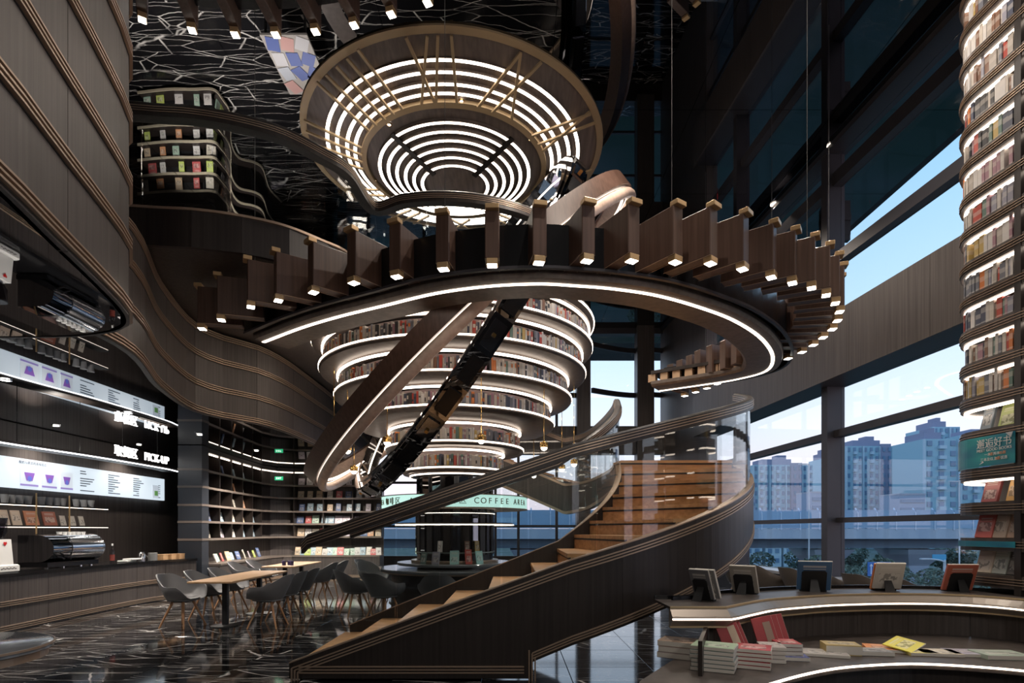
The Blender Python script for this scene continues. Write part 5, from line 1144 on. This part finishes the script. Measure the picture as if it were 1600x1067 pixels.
def shell_mesh(m):
    nu,nv=36,7; V=[];F=[]
    def pt(a,v,o):
        # a: -150..150 deg around (0=back), v 0..1 bottom->rim
        A=abs(a); ss=lambda x,l,h:(lambda t:t*t*(3-2*t))(min(1,max(0,(x-l)/(h-l))))
        back=1-ss(A,24,88); hrim=.455+.185*(1-ss(A,112,150))+.175*back
        flare=.035*ss(A,60,95)*(1-ss(A,120,150))
        r=.205+(.085+flare)*min(1,v*1.3)**.8
        z=.43+(hrim-.43)*v**1.25 if v>0 else .43
        rr=r+o; return Vector((rr*sin(R(a))*1.06,rr*cos(R(a))*(1.0 if A<90 else 1.12)+.09*back*v*v,z+(-o if v<.2 else 0)))
    for o in (0,-.018):
        for i in range(nu+1):
            a=-150+300*i/nu
            for j in range(nv+1): V.append(pt(a,j/nv,o))
    N=(nu+1)*(nv+1)
    for s in range(2):
        for i in range(nu):
            for j in range(nv):
                q=[s*N+i*(nv+1)+j,s*N+(i+1)*(nv+1)+j,s*N+(i+1)*(nv+1)+j+1,s*N+i*(nv+1)+j+1]; F.append(tuple(q if s==0 else q[::-1]))
    for i in range(nu): a=i*(nv+1)+nv; b=(i+1)*(nv+1)+nv; F.append((a,b,N+b,N+a))
    for i in (0,nu):
        for j in range(nv): a=i*(nv+1)+j; F.append((a,a+1,N+a+1,N+a))
    # seat pan
    mb=MB(); mb.add(V,F); n=28
    ring=[Vector((.208*1.06*sin(2*PI*k/n),.208*cos(2*PI*k/n)*(1.0 if cos(2*PI*k/n)>0 else 1.14),.447)) for k in range(n)]
    mb.add(ring+[r-Vector((0,0,.035)) for r in ring],[tuple(range(n)),tuple(range(2*n-1,n-1,-1))]+[(k,(k+1)%n,n+(k+1)%n,n+k) for k in range(n)])
    me=mb.mesh('seat_shell',m,True); b=bmesh.new(); b.from_mesh(me); bmesh.ops.recalc_face_normals(b,faces=b.faces); b.to_mesh(me); b.free(); return me
legmesh=MB().tube([(0,0,0),(.0,0,.43)],[.012,.021],8).mesh('leg',legwood,True)
def chair_proto(m,nm):
    r_=empty(nm,(0,0,-50)); link(shell_mesh(m),'seat_shell',r_); 
    MB().box((0,-.01,.40),(.2,.2,.03)).build('seat_bracket',matblack,r_)
    for sx in(-1,1):
        for sy in(-1,1):
            o=link(legmesh,'leg',r_,(sx*.23,sy*.22-.01,0)); o.rotation_euler=(R(sy*17),R(-sx*18),0)
    return r_
pg=chair_proto(grey_shell,'tub_chair'); pt_=chair_proto(taupe_shell,'tub_chair')
used=set()
def chair(x,y,face,label,grp,proto=None):
    # face: direction (deg) the sitter looks; shell back is +y local, so sitter looks along -y
    proto=proto or pg
    if proto.name not in used: used.add(proto.name); c=proto
    else: c=dup(proto)
    c.location=(x,y,0); c.rotation_euler=(0,0,R(face+90)); tag(c,label,'chair',grp); return c
gc='grey tub chairs around the cafe tables'
for i,y in enumerate((8.95,9.75,10.55)): chair(-5.12-.02*i,y,0+(-12 if i==0 else 0),'grey tub chair on the counter side of the near oak table, %s from the viewer'%nth(i),gc)
for i,y in enumerate((8.95,9.7,10.45)): chair(-3.78-.05*i,y,180,'grey tub chair on the stair side of the near oak table, %s from the viewer'%nth(i),gc)
for i,y in enumerate((12.45,13.3)): chair(-5.75,y,0,'grey tub chair on the counter side of the far oak table, %s from the viewer'%nth(i),gc)
for i,y in enumerate((12.3,13.1)): chair(-4.1,y,180,'grey tub chair on the stair side of the far oak table, %s from the viewer'%nth(i),gc)
gk='dark tub chairs around the kiosk'
for x,y,f,l in ((-2.75,10.1,35,'grey tub chair left of the kiosk, back toward the tables'),(-2.1,9.45,60,'grey tub chair in front of the kiosk at its left'),(-1.15,9.1,92,'grey tub chair just behind the lower steps'),(-3.3,13.4,-20,'far grey tub chair behind the kiosk at the left'),(-3.0,12.4,-40,'grey tub chair beyond the kiosk discs')): chair(x,y,f,l,gk)
gw='taupe tub chairs along the right windows'
for i,(x,y,f) in enumerate(((4.55,11.4,200),(4.75,10.6,190),(5.0,9.9,195),(5.15,9.2,190),(5.3,8.5,195),(5.5,7.9,190))): chair(x,y,f+180,'taupe tub chair by the window sill, %s from the staircase'%nth(i),gw,pt_).scale=(1.1,1.1,1.06)
rt=empty('round_table',(-3.72,3.72,0),label='round dark table cut by the lower left corner of the view',cat='table'); MB().lathe([(0,.74),(.58,.74),(.6,.73),(.6,.70),(.58,.69),(0,.69)],n=48).build('tabletop',topm,rt,smooth=True); MB().lathe([(.598,.735),(.607,.735),(.607,.72),(.598,.72)],n=48,closedprof=True).build('rim_trim',trim,rt); MB().lathe([(.56,.64),(.57,.64),(.57,.69),(.56,.69)],n=48,closedprof=True).build('rim_trim',trim,rt); MB().tube([(0,0,0),(0,0,.69)],.06,12).build('column',matblack,rt); MB().lathe([(0,0),(.3,0),(.3,.02),(0,.03)],n=32).build('foot_plate',matblack,rt)
lamp('SPOT',(4.4,8.2,ZC-.15),260,(1,.92,.84),.06,110,name='window_side_fill'); lamp('SPOT',(1.8,7.4,ZC-.15),260,(1,.88,.76),.06,80,name='stair_fill')  # added fill for the window chairs and for the stair
lamp('SPOT',(1.2,4.6,ZC-.15),330,(1,.92,.84),.06,70,name='floor_fill'); lamp('SPOT',(-7.0,11.4,ZC-.12),900,(1,.92,.84),.05,100,name='upper_shelf_fill',rot=(R(25),0,0))  # added fill for the marble floor and for the upper bookcase
# ---------------- PENDANTS ----------------
pend=[(605,690,9.05),(752,687,8.95),(850,698,9.6),(543,703,9.7),(522,717,10.0),(553,735,10.3),(623,742,12.4),(834,742,12.0),(878,732,11.5),(897,724,11.2)]
pk=None
def pendant():
    r_=empty('pendant_lamp',(0,0,-60)); MB().lathe([(0,.10),(.018,.10),(.02,.085),(.062,.075),(.068,.06),(.068,.0),(.055,-.01),(.055,.0),(0,.06)],n=20).build('brass_cup',brass,r_,smooth=True)
    for k in range(3): MB().lathe([(.069,.045-.02*k),(.073,.042-.02*k),(.069,.038-.02*k)],n=20).build('cup_ridge',brass,r_)
    mb=MB(); mb.lathe([(0.054*cos(R(a)),-.012+.054*sin(R(a))) for a in range(0,-91,-15)],n=18); mb.build('glowing_globe',globe,r_,smooth=True); return r_
for i,(px,py,d) in enumerate(pend):
    r_=pendant(); p=W(px,py,d); r_.location=p
    ds=math.hypot(p.x-CX,p.y-CY); ztop=EYE+(2.87 if ds>2.16 else 2.42 if ds>1.83 else 1.95)
    MB().tube([(0,0,.09),(0,0,ztop-p.z)],.006,6).build('brass_rod',brass,r_)
    tag(r_,'brass pendant lamp with glowing globe, %s from the left in the ring around the column'%nth(sorted(range(len(pend)),key=lambda k:pend[k][0]).index(i)),'pendant lamp','brass pendant lamps below the book column')
# ---------------- LEVEL TWO FURNISHING ----------------
l2=empty('wavy_bookcase',(0,0,0),label='wavy-edged bookcase with pale shelf edges on the level above the cafe',cat='bookcase')
wp=[(215,13.2),(262,13.1),(300,13.1),(332,13.1),(346,13.35),(360,13.9),(361,14.9),(373,15.5),(397,15.7),(411,16.0),(421,16.9),(440,17.6)]
wpth=catmull([Vector(((a-800)/900*d,d,0)) for a,d in wp],5)
edgeg=mat('pale_gold_shelf_edge',(.50,.44,.33),.4,.2)
for i,h in enumerate((3.98,4.79,5.17,5.53,5.9,6.3)):
    mb=MB(); mb.sweep(wpth,[(0,EYE+h-.02),(0,EYE+h+.02),(-.32,EYE+h+.02),(-.32,EYE+h-.02)]); o=mb.build('shelf',wood_b,l2); mb=MB(); mb.sweep(wpth,[(.01,EYE+h-.028),(.01,EYE+h+.028),(-.005,EYE+h+.028),(-.005,EYE+h-.028)]); mb.build('shelf_edge',edgeg,o)
mb=MB(); mb.sweep(wpth,[(-.30,EYE+HL),(-.30,EYE+6.4),(-.34,EYE+6.4),(-.34,EYE+HL)]); mb.build('back_panel',matblack,l2)
rd=random.Random(21)
for i,h in enumerate((3.98,4.79,5.17,5.53,5.9)):
    n=9
    for k in range(n):
        u=(k+.3+rd.random()*.5)/n*.5; q=resample(wpth,100); j=int(u*100); t=(q[j+1]-q[j]).normalized(); nrm=Vector((t.y,-t.x,0)); p=q[j]-nrm*.12; ci=rd.choice((0,4,5,6,6,9,7,3))
        faceout((p.x,p.y,EYE+h+.022),math.atan2(t.y,t.x),rd.uniform(.12,.2),rd.uniform(.2,.27),covers[ci],'%s book %s along the %s shelf from the floor of the upper wavy bookcase'%(cn[ci],nth(k),nth(i)),'books on the upper wavy bookcase',8)
mt=empty('magazine_table',(-4.35,11.7,EYE+HL),label='small table of white magazines on the upper level, seen reflected in the ceiling',cat='table'); MB().box((0,0,.72),(.9,1.5,.04)).build('tabletop',whitish,mt)
for sx in(-1,1):
    for sy in(-1,1): MB().box((sx*.38,sy*.65,.35),(.04,.04,.7)).build('leg',matblack,mt)
for k in range(10):
    o=MB().bbox((0,0,.008),(.24,.32,.014),.002).build('magazine',bk_art); o.location=(-4.35-.28+.28*(k%3),11.7-.55+.36*(k//3),EYE+HL+.742); o.rotation_euler=(0,0,rd.uniform(-.5,.5)); o.color=rd.choice(((.5,.5,.52,1),(.42,.45,.5,1),(.1,.14,.35,1),(.5,.3,.28,1))); tag(o,'magazine lying on the upper-level table, %s in rows'%nth(k),'magazine','magazines on the upper-level table')
for x,y in ((-5.8,10.6),(-4.0,10.4),(-4.5,12.9),(-6.8,12.0),(-6.5,15),(-2.8,15.5)): lamp('SPOT',(x,y,ZC-.1),760,(1,.92,.84),.06,88,name='upper_level_fill')  # fill added so the upper floor shows in the mirror ceiling
# red lantern hanging high at the right
p=W(1121,280,12.0); ln=empty('hanging_lantern',tuple(p),label='dark hanging lantern with a red tassel high in the hall',cat='lantern')
MB().lathe([(0,.14),(.12,.12),(.2,.04),(.24,0),(.2,-.05),(.1,-.1),(0,-.1)],n=16).build('dark_body',black,ln,smooth=True); MB().tube([(0,0,-.1),(0,0,-.42)],[.014,.008],6).build('red_tassel',mat('red_silk',(.4,.02,.02),.6),ln); MB().tube([(0,0,.13),(0,0,ZC-p.z)],.006,5).build('cord',wirem,ln)
